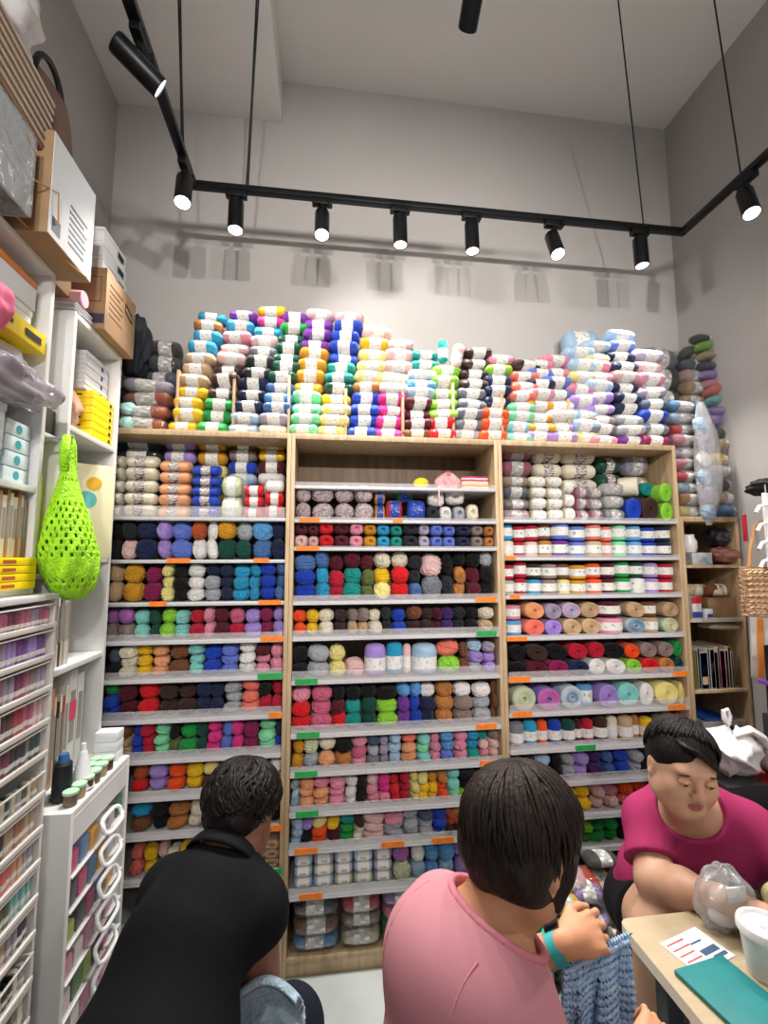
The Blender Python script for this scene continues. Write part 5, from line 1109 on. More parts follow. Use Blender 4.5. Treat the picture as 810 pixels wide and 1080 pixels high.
# ================================================================ people: distance-field bodies turned into one continuous mesh
class Vol:
    def __init__(s,lo,hi,res):
        s.lo=np.array(lo,np.float32); s.res=res; s.n=np.ceil((np.array(hi)-np.array(lo))/res).astype(int)+1
        s.d=np.full(s.n,1.0,np.float32); s.ax=[s.lo[i]+res*np.arange(s.n[i],dtype=np.float32) for i in range(3)]
    def sub(s,lo,hi):
        a=np.clip(np.floor((np.array(lo)-s.lo)/s.res).astype(int),0,s.n); b=np.clip(np.ceil((np.array(hi)-s.lo)/s.res).astype(int)+1,0,s.n)
        sl=tuple(slice(a[i],b[i]) for i in range(3))
        return sl,(s.ax[0][sl[0]][:,None,None],s.ax[1][sl[1]][None,:,None],s.ax[2][sl[2]][None,None,:])
    def mix(s,sl,f,k,mode='add'):
        o=s.d[sl]
        if mode=='add':
            h=np.clip(k-np.abs(o-f),0,None)/k; s.d[sl]=np.minimum(o,f)-h*h*k*.25
        else:
            f=-f; h=np.clip(k-np.abs(o-f),0,None)/k; s.d[sl]=np.maximum(o,f)+h*h*k*.25
    def cone(s,a,b,ra,rb,k=.02,mode='add',off=0.):
        a=np.array(a,np.float32); b=np.array(b,np.float32); ra+=off; rb+=off; m=max(ra,rb)+k+.03
        sl,(X,Y,Z)=s.sub(np.minimum(a,b)-m,np.maximum(a,b)+m)
        if 0 in s.d[sl].shape: return
        ba=b-a; L2=float(ba@ba); px,py,pz=X-a[0],Y-a[1],Z-a[2]
        t=np.clip((px*ba[0]+py*ba[1]+pz*ba[2])/max(L2,1e-9),0,1)
        f=np.sqrt((px-t*ba[0])**2+(py-t*ba[1])**2+(pz-t*ba[2])**2)-(ra+(rb-ra)*t); s.mix(sl,f,k,mode)
    def ell(s,c,r,A=None,k=.02,mode='add',off=0.):
        """A: 3 axes (rows) for the radii"""
        c=np.array(c,np.float32); r=np.array(r,np.float32)+off; m=float(max(r))+k+.03
        sl,(X,Y,Z)=s.sub(c-m,c+m)
        if 0 in s.d[sl].shape: return
        px,py,pz=X-c[0],Y-c[1],Z-c[2]
        A=np.eye(3) if A is None else np.array(A)
        q=[(px*A[i][0]+py*A[i][1]+pz*A[i][2]) for i in range(3)]
        k0=np.sqrt(sum((q[i]/r[i])**2 for i in range(3))); k1=np.sqrt(sum((q[i]/r[i]**2)**2 for i in range(3)))+1e-6
        s.mix(sl,(k0*(k0-1)/k1).astype(np.float32),k,mode)
    def plane(s,p,n,k=.004,lo=None,hi=None):
        """cut away the side n points to (inside the optional box)"""
        lo=s.lo if lo is None else lo; hi=s.lo+s.res*s.n if hi is None else hi
        sl,(X,Y,Z)=s.sub(lo,hi); n=np.array(n,float); n/=np.linalg.norm(n)
        f=(X-p[0])*n[0]+(Y-p[1])*n[1]+(Z-p[2])*n[2]; s.mix(sl,-f.astype(np.float32),k,'cut')
    def warp(s,fn):
        X,Y,Z=s.ax[0][:,None,None],s.ax[1][None,:,None],s.ax[2][None,None,:]; s.d=s.d+fn(X,Y,Z).astype(np.float32)
    def sample(s,p):
        g=(np.array(p)-s.lo)/s.res; i=np.clip(np.floor(g).astype(int),0,s.n-2); t=g-i; v=0
        for dx in (0,1):
            for dy in (0,1):
                for dz in (0,1): v+=s.d[i[0]+dx,i[1]+dy,i[2]+dz]*(t[0] if dx else 1-t[0])*(t[1] if dy else 1-t[1])*(t[2] if dz else 1-t[2])
        return v
    def mesh(s,name,mats,pick=None):
        d=s.d; ins=d<0; c=np.zeros(tuple(x-1 for x in d.shape),np.uint8)
        sh=[(a,b,e) for a in (0,1) for b in (0,1) for e in (0,1)]
        cut=lambda A,o:A[o[0]:A.shape[0]-1+o[0],o[1]:A.shape[1]-1+o[1],o[2]:A.shape[2]-1+o[2]]
        for o in sh: c+=cut(ins,o)
        act=(c>0)&(c<8); idx=np.argwhere(act); V=np.stack([d[idx[:,0]+o[0],idx[:,1]+o[1],idx[:,2]+o[2]] for o in sh],1)
        P=np.zeros((len(idx),3)); W=np.zeros(len(idx))
        for i in range(8):
            for j in range(i+1,8):
                oi,oj=np.array(sh[i]),np.array(sh[j])
                if np.abs(oi-oj).sum()!=1: continue
                a,b=V[:,i],V[:,j]; m=(a<0)!=(b<0); t=np.where(m,a/np.where(m,a-b,1),0)
                P+=np.where(m[:,None],oi+t[:,None]*(oj-oi),0); W+=m
        P=(idx+P/W[:,None])*s.res+s.lo
        vid=np.full(c.shape,-1,np.int32); vid[idx[:,0],idx[:,1],idx[:,2]]=np.arange(len(idx)); F=[]
        for ax in range(3):
            A=np.moveaxis(ins,ax,0); e=A[:-1]!=A[1:]; e=np.moveaxis(e,0,ax); q=np.argwhere(e); u,v=[(1,2),(2,0),(0,1)][ax]
            q=q[(q[:,u]>0)&(q[:,v]>0)&(q[:,u]<c.shape[u])&(q[:,v]<c.shape[v])]
            def at(du,dv): r=q.copy(); r[:,u]-=du; r[:,v]-=dv; return vid[r[:,0],r[:,1],r[:,2]]
            f=np.stack([at(0,0),at(1,0),at(1,1),at(0,1)],1); flip=~ins[q[:,0],q[:,1],q[:,2]]; f[flip]=f[flip][:,::-1]; F.append(f)
        F=np.concatenate(F); F=F[(F>=0).all(1)]
        me=bpy.data.meshes.new(name); me.vertices.add(len(P)); me.vertices.foreach_set('co',P.astype(np.float32).ravel())
        me.loops.add(len(F)*4); me.loops.foreach_set('vertex_index',F.astype(np.int32).ravel()); me.polygons.add(len(F)); me.polygons.foreach_set('loop_start',np.arange(0,len(F)*4,4,dtype=np.int32))
        for m in (mats if isinstance(mats,(list,tuple)) else [mats]): me.materials.append(m)
        if pick is not None: me.polygons.foreach_set('material_index',pick(P[F].mean(1)).astype(np.int32))
        me.update(); me.validate(); me.shade_smooth(); return me
V3=lambda *a: np.array(a,float)
def unit(v): return v/np.linalg.norm(v)
def head_frame(c,f,pitch=0,roll=0):
    f=unit(V3(f[0],f[1],0)); u=V3(0,0,1); l=np.cross(u,f)
    F_=f*math.cos(pitch)-u*math.sin(pitch); U_=u*math.cos(pitch)+f*math.sin(pitch)
    L_=l*math.cos(roll)+U_*math.sin(roll); U2=np.cross(F_,L_); return np.array(c,float),F_,L_,U2
def head_prims(v,H,s=1.,jowl=1.):
    c,f,l,u=H; A=[f,l,u]; P=lambda a,b,e:c+s*(a*f+b*l+e*u)
    v.ell(P(-.012,0,.026),V3(.094,.076,.085)*s,A,.02); v.ell(P(.022,0,-.03),V3(.068,.063*jowl,.082)*s,A,.03); v.ell(P(.056,0,-.086),V3(.028,.034*jowl,.022)*s,A,.03)
    for q in (-1,1):
        v.ell(P(.056,q*.037*jowl,-.030),V3(.028,.027,.03)*s,A,.02); v.ell(P(.010,q*.055*jowl,-.062),V3(.04,.02,.03)*s,A,.03)
    v.ell(P(.074,0,.030),V3(.018,.046,.012)*s,A,.02)
    for q in (-1,1): v.ell(P(.101,q*.031,.006),V3(.017,.017,.012)*s,A,.012,'cut')
    v.cone(P(.088,0,.010),P(.104,0,-.020),.0075*s,.012*s,.012)
    for q in (-1,1): v.ell(P(.098,q*.0125,-.024),V3(.010,.008,.008)*s,A,.006)
    v.ell(P(.088,0,-.051),V3(.009,.020,.0055)*s,A,.006); v.ell(P(.087,0,-.063),V3(.009,.017,.006)*s,A,.006); v.ell(P(.101,0,-.0568),V3(.010,.020,.0016)*s,A,.003,'cut')
    for q in (-1,1):
        v.ell(P(-.006,q*.077,-.012),V3(.020,.0085,.027)*s,A,.008); v.ell(P(-.002,q*.087,-.011),V3(.011,.006,.017)*s,A,.006,'cut'); v.ell(P(.0,q*.079,-.033),V3(.009,.006,.010)*s,A,.006)
def lips_pick(H,s=1.):
    c,f,l,u=H
    def fn(q):
        r=(q-c)/s; a,b,e=r@f,r@l,r@u; return ((a>.084)&(((b/.020)**2+((e+.057)/.0115)**2)<1)).astype(int)
    return fn
def hand_prims(v,W,D,N,size=1.,curl=(.5,.6,.4),side=1,spread=.07,thumb=.6,fcurl=None):
    """W wrist, D to the fingers, N out of the back of the hand; side +1: thumb on +cross(D,N)"""
    D=unit(np.array(D,float)); N=np.array(N,float); N=unit(N-D*(N@D)); T=np.cross(D,N)*side; s=size; k=.005
    v.ell(W+D*.045*s,V3(.045,.037,.014)*s,[D,T,N],.012); v.cone(W-D*.01*s,W+D*.03*s,.024*s,.024*s,.02)
    base=[.031,.011,-.009,-.028]; ln=[.072,.080,.075,.058]; rad=[.0083,.0085,.008,.007]
    for i in range(4):
        kn=W+D*(.088-.004*abs(i-1))*s+T*base[i]*s; v.cone(W+D*.03*s+T*base[i]*.7*s,kn,.0115*s,.0098*s,.01)
        cc=curl if fcurl is None else fcurl[i]
        d=unit(D+T*spread*(1.3-i)); p=kn; ang=0
        for j,(fr,cu) in enumerate(zip((.46,.30,.24),cc)):
            ang+=cu; dd=unit(d*math.cos(ang)-N*math.sin(ang)); e=p+dd*ln[i]*fr*s; v.cone(p,e,rad[i]*(1-.08*j)*s,rad[i]*(1-.08*(j+1))*s,k); p=e
    tb=W+D*.022*s+T*.026*s-N*.006*s; d1=unit(D*.75+T*.75*(1-thumb*.5)-N*.35*thumb); p1=tb+d1*.042*s; d2=unit(D*.95+T*.25*(1-thumb)-N*.5*thumb); p2=p1+d2*.034*s; d3=unit(D*.98-T*.15*thumb-N*.45*thumb); p3=p2+d3*.026*s
    v.cone(tb,p1,.0145*s,.0105*s,.012); v.cone(p1,p2,.0105*s,.0092*s,k); v.cone(p2,p3,.0092*s,.0072*s,k)
    return p3
def skin_mat(name,h,h2):
    m=mat(name,h,.5,hex2=h2,scale=9,bump=.06,bscale=160); b=m.node_tree.nodes['Principled BSDF']; b.inputs['Subsurface Weight'].default_value=.08; b.inputs['Subsurface Radius'].default_value=(.012,.005,.003); return m
m_eye=mat('eye_white','#d9d4cc',.2); m_iris=mat('eye_dark','#1b120e',.1)
def eyes(parent,H,s,lidm):
    c,f,l,u=H
    for q in (-1,1):
        p=c+s*(.0815*f+q*.031*l+.007*u); mb=MB(); mb.lathe([(0,-.0115)]+[(.0115*math.sin(a),-.0115*math.cos(a)) for a in np.linspace(.2,2.94,10)]+[(0,.0115)],16)
        o=mb.build('eye',m_eye,parent,loc=p); 
        iris=MB().lathe([(0,.0)]+[(.0055*math.sin(a),.0016*math.cos(a)) for a in np.linspace(.1,1.6,5)][::-1]+[(0,.0016)],14,tf=Matrix(np.column_stack([l,u,f]).tolist()).to_4x4()).build('iris',m_iris,o); iris.location=tuple(.0108*unit(f-.35*u))
        # upper lid
        M3=np.column_stack([l,f,u]); mb=MB()
        def lid(a,b):
            th=(a-.5)*2.9; ph=-.08+b*1.5+.12*abs(a-.5)*2; r=.0124; x=r*math.sin(th)*math.cos(ph)*1.25; y=r*math.cos(th)*math.cos(ph); z=r*math.sin(ph); w=M3@np.array([x,y,z]); return tuple(w)
        def lid2(a,b):
            th=(a-.5)*2.9; ph=-.42-b*1.1+.12*abs(a-.5)*2; r=.0123; w=M3@np.array([r*math.sin(th)*math.cos(ph)*1.25,r*math.cos(th)*math.cos(ph),r*math.sin(ph)]); return tuple(w)
        mb.grid(lid,13,7); mb.grid(lambda a,b:lid2(a,b),13,6); mb.build('eyelid',lidm,parent,loc=p)
        mb=MB(); mb.tube([tuple(c+s*((.0915-.012*abs(t)**1.5)*f+q*(.030+.019*t)*l+(.026+.004*(1-abs(t))-.003*(t>0)*t)*u)) for t in np.linspace(-1,1,8)],[.001,.0018,.0021,.0021,.002,.0017,.0013,.0008],6); mb.build('eyebrow',m_hairblk,parent)
def hair_mat(name,h,h2):
    m=mat(name,h,.5,hex2=h2,scale=40,bump=.4,bscale=140,stretch=(1,1,.25),spec=.22); return m
m_hairblk=hair_mat('hair_black','#0c0a0a','#191312')
def locks(mb,H,s,r,n,ends,seed,crown=(-.045,0,.07),rad=.006,lift=.006,mess=.12,u0=0.,wav=0.):
    """locks from the crown down over the skull; ends(azimuth)-> polar angle at which a lock stops (azimuth 0 = face)"""
    rs=np.random.RandomState(seed); c,f,l,u=H; cc=c+s*V3(0,0,0)+s*(-.012*f+.022*u)
    cu=unit(V3(crown[0],crown[1],crown[2])); tmp=-unit(np.cross(cu,V3(0,1,0))); t2=np.cross(cu,tmp)
    for k in range(n):
        az=rs.rand()*2*PI; e=ends(az)*(1+rs.uniform(-.06,.06)); a0=rs.uniform(0,.55)*e*(rs.rand()<.75)+u0; N=9; pts=[]; w0=rs.uniform(-mess,mess); lf=rs.uniform(.0,lift); cv=rs.uniform(-mess,mess); wph=rs.rand()*6
        for i in range(N):
            t=i/(N-1); pa=a0+(e-a0)*t; aa=az+w0*t+cv*t*t+wav*math.sin(9*t+wph)
            d=cu*math.cos(pa)+(tmp*math.cos(aa)+t2*math.sin(aa))*math.sin(pa)   # head coords (f,l,u)
            d=unit(d*V3(1,1,1)); R=1/math.sqrt((d[0]/r[0])**2+(d[1]/r[1])**2+(d[2]/r[2])**2)
            p=d*(R+lf*math.sin(t*PI)+.002); pts.append(tuple(cc+s*(p[0]*f+p[1]*l+p[2]*u)))
        rr=rad*rs.uniform(.7,1.2)
        mb.tube(pts,[rr*.5]+[rr]*(N-3)+[rr*.75,rr*.2],6)
def cloth(name,h,bump=.15,sc=220,rough=.8,h2=None): return mat(name,h,rough,hex2=h2,scale=5,bump=bump,bscale=sc,sheen=0,spec=.18)
# ---------------------------------------------------------------- seated woman in the pink shirt
def wrinkle(amp,seed,fr=22):
    rs=np.random.RandomState(seed); K=[(unit(rs.randn(3))*fr*rs.uniform(.6,1.6),rs.rand()*6) for _ in range(5)]
    def fn(X,Y,Z):
        o=0
        for kk,p in K: o=o+np.sin(kk[0]*X+kk[1]*Y+kk[2]*Z+p+1.5*np.sin(9*X-7*Z+p))
        return amp*o/2.2
    return fn
def finish_person(t,parts): pass
def neckband(v,c,r,axes,parent,m,rad=.006,n=64,name='neckline'):
    """ribbed band where the neck opening (ellipsoid c,r) meets the shirt surface"""
    pts=[]
    for k in range(n):
        a=2*PI*k/n; best=None
        for ph in np.linspace(-1.45,1.2,140):
            d=V3(math.cos(a)*math.cos(ph)*r[0],math.sin(a)*math.cos(ph)*r[1],math.sin(ph)*r[2]); p=c+d[0]*axes[0]+d[1]*axes[1]+d[2]*axes[2]; val=v.sample(p)
            if val<0.0: best=p
        if best is not None: pts.append(best)
    if len(pts)>n*.6:
        P=np.array(pts)
        for _ in range(4): P=(np.roll(P,1,0)+2*P+np.roll(P,-1,0))/4
        MB().tube([tuple(p) for p in P],rad,8,closed=True,flat=1.).build(name,m,parent,ang=3.2)
def person(name,label,loc): 
    t=empty('person',loc,label=label,cat='person'); return t
def place(o,t): o.location=Vector(o.location)-t.location; return o
# ---- woman in pink
def woman_pink():
    t=person('person','seated woman in a dusty pink T-shirt seen from behind, short dark hair, knitting',(0,0,0))
    sk=skin_mat('skin_warm','#c6906f','#bd8564'); lips=mat('lips_rose','#a8625a',.45)
    f=unit(V3(.93,.37,0)); r=V3(f[1],-f[0],0); l=-r; up=V3(0,0,1)
    H=head_frame((.372,.885,1.078),(.90,.44),math.radians(34),math.radians(-4)); hc,hf,hl,hu=H; S=1.0
    C7=V3(.285,.862,.965); Ls=V3(.252,.99,.888); Rs=V3(.305,.735,.835)
    Le=V3(.325,1.06,.70); Lw=V3(.508,1.0,.812); Re=V3(.42,.72,.64); Rw=V3(.58,.87,.70)
    chest=V3(.258,.855,.835); belly=V3(.235,.835,.68); pel=V3(.205,.82,.52)
    A=[f,l,up]
    lk=V3(.60,.985,.50); rk=V3(.60,.74,.50); la=V3(.56,1.0,.09); ra=V3(.56,.73,.09)
    v=Vol((-.02,.55,0),(.78,1.22,1.25),.0042)
    def torso(v,off=0,k=.05):
        v.ell(chest,(.112,.158,.15),A,k,off=off); v.ell(belly,(.125,.16,.16),A,k,off=off); v.ell(pel,(.135,.175,.12),A,k,off=off)
        v.cone(C7+f*.015-up*.03,Ls-up*.0,.055,.052,.05,off=off); v.cone(C7+f*.015-up*.03,Rs,.055,.052,.05,off=off)
        v.ell(chest+up*.07-f*.035,(.07,.13,.08),A,.05,off=off)
    torso(v)
    for (s,e,w) in ((Ls,Le,Lw),(Rs,Re,Rw)):
        v.cone(s,e,.047,.039,.03); v.cone(e,e+(w-e)*.4,.040,.037,.03); v.cone(e+(w-e)*.4,w,.037,.0255,.03)
    v.cone(C7+f*.015,hc-.05*hu-.02*hf,.056,.052,.03); head_prims(v,H,S)
    v.cone(pel+l*.07,lk,.088,.06,.04); v.cone(pel+r*.07,rk,.088,.06,.04); v.cone(lk,la,.055,.036,.03); v.cone(rk,ra,.055,.036,.03)
    for a in (la,ra): v.cone(a-up*.05,a+f*.13-up*.06,.034,.026,.03)
    tip=hand_prims(v,Lw,V3(.95,.22,-.03),V3(-.0,-.62,.78),.98,side=-1,fcurl=[(.35,.75,.5),(.5,.9,.6),(.6,1.0,.7),(.7,1.1,.7)],thumb=.55)
    hand_prims(v,Rw,V3(.85,.55,.12),V3(.3,-.55,.8),.95,side=1,curl=(.7,1.0,.6),thumb=.7)
    b=link('body',v.mesh('body',[sk,lips],lips_pick(H,S)),t)
    # shirt
    ms=cloth('cotton_dusty_pink','#b67b85',.05,320,.85)
    s=Vol((-.05,.55,.42),(.62,1.2,1.1),.005); torso(s,.017,.05)
    for (a,e,rr) in ((Ls,Le,.058),(Rs,Re,.060)):
        d=e-a; s.cone(a-unit(d)*.01,a+d*.80,rr+.006,rr+.012,.03)
        s.plane(a+d*.66,d,.006,np.minimum(a,e)-.11+np.array([0.08 if a is Rs else 0,0,0]),np.maximum(a,e)+.11)
    s.cone(pel,pel-up*.03,.15,.155,.06); s.plane((0,0,.455),(0,0,-1))
    s.warp(wrinkle(.0032,3,15))
    nc=C7+f*.045+up*.04+r*.012; nr=(.095,.10,.085); NA=[unit(f-up*.35),l,unit(up+f*.35)]
    s.ell(nc,nr,NA,.006,'cut'); s.cone(nc,nc+up*.2,.08,.10,.006,'cut')
    place(link('shirt',s.mesh('shirt',ms),t),t)
    neckband(s,nc,np.array(nr)*1.02,NA,t,cloth('rib_pink','#c47885',.3,90),.0075)
    # shoulder seam
    for (sh,sg) in ((Rs,1),(Ls,-1)):
        pts=[]
        for q in np.linspace(0,1,14):
            p0=C7+f*(.0)+(sh-C7)*.62+up*.10 ; dirn=unit(-f*(.2+.9*q)+up*(1-q)*1.2+ (r*sg)*.05); 
            o=chest+(sh-C7)*.62*1.0+up*.02; st=None
            for tt in np.linspace(.25,.02,90):
                p=o+dirn*tt
                if s.sample(p)<0: st=p; break
            if st is not None: pts.append(tuple(st+dirn*.0004))
        if len(pts)>4: MB().tube(pts,.0022,6).build('seam',MATS['rib_pink'],t,ang=3.2)
    # trousers
    mp=cloth('denim_navy','#262b3b',.2,300,.85)
    p=Vol((-.02,.55,.06),(.72,1.15,.62),.0065); p.ell(pel,(.142,.182,.11),A,.04); p.cone(pel+l*.07,lk,.097,.072,.04); p.cone(pel+r*.07,rk,.097,.072,.04); p.cone(lk,la+up*.03,.068,.06,.03); p.cone(rk,ra+up*.03,.068,.06,.03); p.plane((0,0,.10),(0,0,-1)); p.warp(wrinkle(.0018,8,24))
    link('trousers',p.mesh('trousers',mp),t)
    # hair
    mh=hair_mat('hair_dark_brown','#15100e','#2b1d17')
    h=Vol(hc-.17,hc+.17,.004); Ah=[hf,hl,hu]
    Q=lambda a,b,e:hc+a*hf+b*hl+e*hu
    h.ell(Q(-.014,0,.026),(.113,.094,.103),Ah,.02); h.ell(Q(-.058,0,-.032),(.058,.074,.062),Ah,.03)
    for q in (-1,1): h.ell(Q(-.03,q*.062,-.02),(.05,.026,.06),Ah,.03); h.ell(Q(.030,q*.074,-.022),(.020,.013,.050),Ah,.02)
    h.ell(Q(.085,0,-.055),(.09,.082,.100),Ah,.015,'cut'); h.ell(Q(.0,.098,-.022),(.027,.03,.036),Ah,.012,'cut'); h.ell(Q(.0,-.098,-.022),(.027,.03,.036),Ah,.012,'cut')
    h.warp(lambda X,Y,Z:.0022*np.sin(70*(X-Y)+25*Z)*np.sin(60*Z+30*X))
    ho=link('hair',h.mesh('hair',mh),t)
    mb=MB()
    ends=lambda az: 1.30 if math.cos(az)>.75 else 1.72 if abs(math.sin(az))>.85 else 2.05
    locks(mb,H,1,(.118,.098,.108),420,lambda az: 1.28+.42*(1-math.cos(az))+.12*abs(math.sin(az)),5,crown=(-.5,.1,.85),rad=.0042,lift=.007,mess=.22)
    mb.build('hair_locks',mh,ho,ang=3.2)['kind']='stuff'
    eyes(t,H,S,sk)
    # watch on the left wrist
    d=unit(Lw-Le); wc=Lw-d*.022; a1=unit(np.cross(d,up)); a2=np.cross(d,a1)
    w=empty('wristwatch',(0,0,0)); w.parent=t
    mb=MB(); 
    def wf(u_,v_):
        a=u_*2*PI; R=.0305; off=(v_-.5)*.026; p=wc+d*off+R*(math.cos(a)*a1+math.sin(a)*a2); return tuple(p)
    mb.grid(wf,40,6,cu=True)
    def wf2(u_,v_):
        a=u_*2*PI; R=.0328-.0006*abs(v_-.5); off=(v_-.5)*.026; p=wc+d*off+R*(math.cos(a)*a1+math.sin(a)*a2); return tuple(p)
    mb.grid(wf2,40,6,cu=True); w.name='watch_band_holder'
    bpy.data.objects.remove(w)
    wb=mb.build('watch_strap',mat('strap_turquoise','#2f9f9c',.5),t); 
    fc=wc+.034*unit(V3(-.1,.35,.9)); zz=unit(V3(-.1,.35,.9)); xx=unit(np.cross(zz,d)); M_=Matrix(np.column_stack([d,xx,zz]).tolist()).to_4x4(); M_.translation=Vector(fc)
    MB().box(-.017,.017,-.015,.015,-.003,.006,0,.004,tf=M_).build('watch_face',mat('watch_black','#0c0d10',.15),wb)
    return t,tip,Lw,Rw
PW,TIP,PLw,PRw=woman_pink()
# stool under her
def stool(label,x,y,h,r,hexc):
    t=empty('stool',(x,y,0),label=label,cat='stool'); m=mat('stool_'+hexc,'#'+hexc,.45)
    MB().lathe([(0,h-.03),(r*.92,h-.03),(r,h-.022),(r,h-.008),(r*.94,h),(0,h)],32).build('seat',m,t)
    for k in range(4):
        a=PI/4+k*PI/2; MB().tube([(r*.6*math.cos(a),r*.6*math.sin(a),h-.03),(r*.95*math.cos(a),r*.95*math.sin(a),0)],[.013,.011],8).build('leg',m,t)
    MB().tube([(r*.78*math.cos(a),r*.78*math.sin(a),h*.45) for a in np.linspace(0,2*PI,25)[:-1]],.007,6,closed=True).build('foot_ring',m,t)
stool('low stool the woman in pink sits on',.19,.82,.40,.16,'5b5e63')
# knitting
kn=empty('knitting',(0,0,0),label='light blue knitted swatch hanging from a grey needle in her hands',cat='knitting'); 
na=np.array(atY(571,1029,.985)); nb=np.array(atY(667,984,1.035)); m_nd=mat('needle_grey','#8d8f95',.25,metal=.6)
nd=MB().tube([tuple(na),tuple(na+(nb-na)*.96),tuple(nb)],[.0028,.0028,.0008],10).build('needle',m_nd,kn)
MB().lathe([(0,0),(.005,.001),(.005,.006),(0,.007)],12,tf=Matrix.Translation(Vector(na))).build('needle_knob',m_nd,nd)
m_knit=mat('knit_blue','#8db4e0',.9,hex2='#b4d0ee',scale=70,bump=.6,bscale=200)
def kf(u,v):
    a=na+(nb-na)*(.22+.72*u); dr=.16*v
    return (a[0]+.022*math.sin(6*u*PI)*v+.012*math.sin(40*v)*0-.02*v,a[1]+.024*math.cos(5*u*PI)*v-.03*v+.003*math.sin(90*v),a[2]-dr-.02*u*v+.0025*math.sin(60*u*PI))
o=MB().grid(kf,70,50).build('knitted_fabric',m_knit,kn,ang=3.2); md=o.modifiers.new('thick','SOLIDIFY'); md.thickness=.007
mb=MB()
for k in range(24):
    u=.22+.72*k/23; p=na+(nb-na)*u; mb.tube([tuple(p+V3(0,.0045*math.cos(a),.0045*math.sin(a))) for a in np.linspace(0,2*PI,9)[:-1]],.0024,5,closed=True)
mb.build('stitch_loops',m_knit,kn)['kind']='stuff'
# ---- woman in magenta
def woman_magenta():
    t=person('person','woman in a magenta T-shirt and black shorts sitting behind the table, dark hair tied back',(0,0,0))
    sk=skin_mat('skin_light','#c39a80','#b98d73'); lips=mat('lips_dark','#94504c',.45)
    H=head_frame((1.005,1.262,1.028),(-.27,-.96),math.radians(14),math.radians(-3)); hc,hf,hl,hu=H; S=1.0
    bf=unit(V3(-.45,-.89,0)); l=np.cross(V3(0,0,1),bf); r=-l; up=V3(0,0,1); A=[bf,l,up]
    C7=V3(1.085,1.355,.895); Rs=V3(.985,1.395,.815); Ls=V3(1.245,1.315,.815)
    Re=V3(.922,1.285,.715); Rw=V3(.972,1.105,.782); Le=V3(1.29,1.20,.72); Lw=V3(1.25,1.085,.79)
    chest=V3(1.13,1.40,.76); belly=V3(1.13,1.43,.60); pel=V3(1.13,1.49,.48)
    v=Vol((.72,.90,0),(1.45,1.75,1.19),.0042)
    rk=V3(.915,1.265,.60); ra=V3(.95,1.42,.09); lk=V3(1.20,1.235,.585); la=V3(1.17,1.38,.09)
    def torso(v,off=0,k=.05):
        v.ell(chest,(.115,.155,.13),A,k,off=off); v.ell(chest-up*.03+bf*.05+r*.06,(.07,.075,.07),A,.04,off=off); v.ell(chest-up*.03+bf*.05+l*.06,(.07,.075,.07),A,.04,off=off)
        v.ell(belly,(.15,.18,.14),A,k,off=off); v.ell(pel,(.14,.19,.12),A,k,off=off)
        v.cone(C7-up*.03,Rs,.06,.055,.05,off=off); v.cone(C7-up*.03,Ls,.06,.055,.05,off=off)
    torso(v); v.cone(C7+bf*.01-up*.02,hc-.055*hu-.02*hf,.062,.056,.03); v.cone(C7-up*.03+bf*.03,hc-.085*hu+.02*hf,.05,.05,.03); head_prims(v,H,S,1.05)
    for (s,e,w) in ((Rs,Re,Rw),(Ls,Le,Lw)):
        v.cone(s,e,.056,.048,.03); v.cone(e,e+(w-e)*.4,.047,.043,.03); v.cone(e+(w-e)*.4,w,.043,.028,.03)
    v.cone(pel+r*.08,rk,.105,.074,.04); v.cone(pel+l*.08,lk,.105,.074,.04); v.cone(rk,ra,.066,.042,.03); v.cone(lk,la,.066,.042,.03)
    for a in (ra,la): v.cone(a-up*.05,a+bf*.13-up*.06,.034,.026,.03)
    hand_prims(v,Rw,V3(.6,-.62,.02),V3(.1,-.1,1),.95,side=1,curl=(.5,.6,.4),thumb=.5)
    hand_prims(v,Lw,V3(-.65,-.70,.03),V3(-.1,0,1),1.0,side=-1,curl=(.4,.6,.4),thumb=.5)
    link('body',v.mesh('body',[sk,lips],lips_pick(H,S)),t)
    ms=cloth('cotton_magenta','#962c58',.06,300,.85)
    s=Vol((.74,1.10,.42),(1.45,1.75,1.0),.005); torso(s,.016,.05)
    for (a,e) in ((Rs,Re),(Ls,Le)):
        d=e-a; s.cone(a+unit(d)*.0,a+d*.9,.064,.074,.035); s.plane(a+d*.70,d,.006,np.minimum(a,e)-.12,np.maximum(a,e)+np.array([.12,.12,.02]))
    s.plane((0,0,.50),(0,0,-1)); s.warp(wrinkle(.0038,5,17))
    nc=C7+bf*.085-up*.0; nr=(.105,.092,.085); NA=[unit(bf+up*.25),l,unit(up-bf*.25)]
    s.ell(nc,nr,NA,.006,'cut'); s.cone(nc+up*.02-bf*.02,nc+up*.2,.085,.10,.006,'cut'); s.cone(C7+bf*.02+up*.02,C7+up*.15,.078,.08,.006,'cut')
    link('shirt',s.mesh('shirt',ms),t); neckband(s,nc,np.array(nr)*1.01,NA,t,cloth('rib_magenta','#98195a',.3,90),.005)
    mp=cloth('shorts_black','#121317',.2,260,.85)
    p=Vol((.76,1.15,.33),(1.40,1.72,.72),.006); p.ell(pel,(.15,.20,.11),A,.04)
    for k_ in (rk,lk):
        hp=pel+(r if k_ is rk else l)*.08; d=k_-hp; p.cone(hp,hp+d*.8,.118,.096,.04); p.plane(hp+d*.60,d,.006,np.minimum(hp,k_)-.12,np.maximum(hp,k_)+.12)
    p.warp(wrinkle(.002,6,24)); link('shorts',p.mesh('shorts',mp),t)
    h=Vol(hc-.17,hc+.17,.004); Ah=[hf,hl,hu]; Q=lambda a,b,e:hc+a*hf+b*hl+e*hu
    h.ell(Q(-.018,0,.030),(.098,.083,.091),Ah,.02); h.ell(Q(-.06,0,-.02),(.05,.066,.06),Ah,.03)
    h.ell(Q(.085,0,-.052),(.085,.075,.098),Ah,.012,'cut')
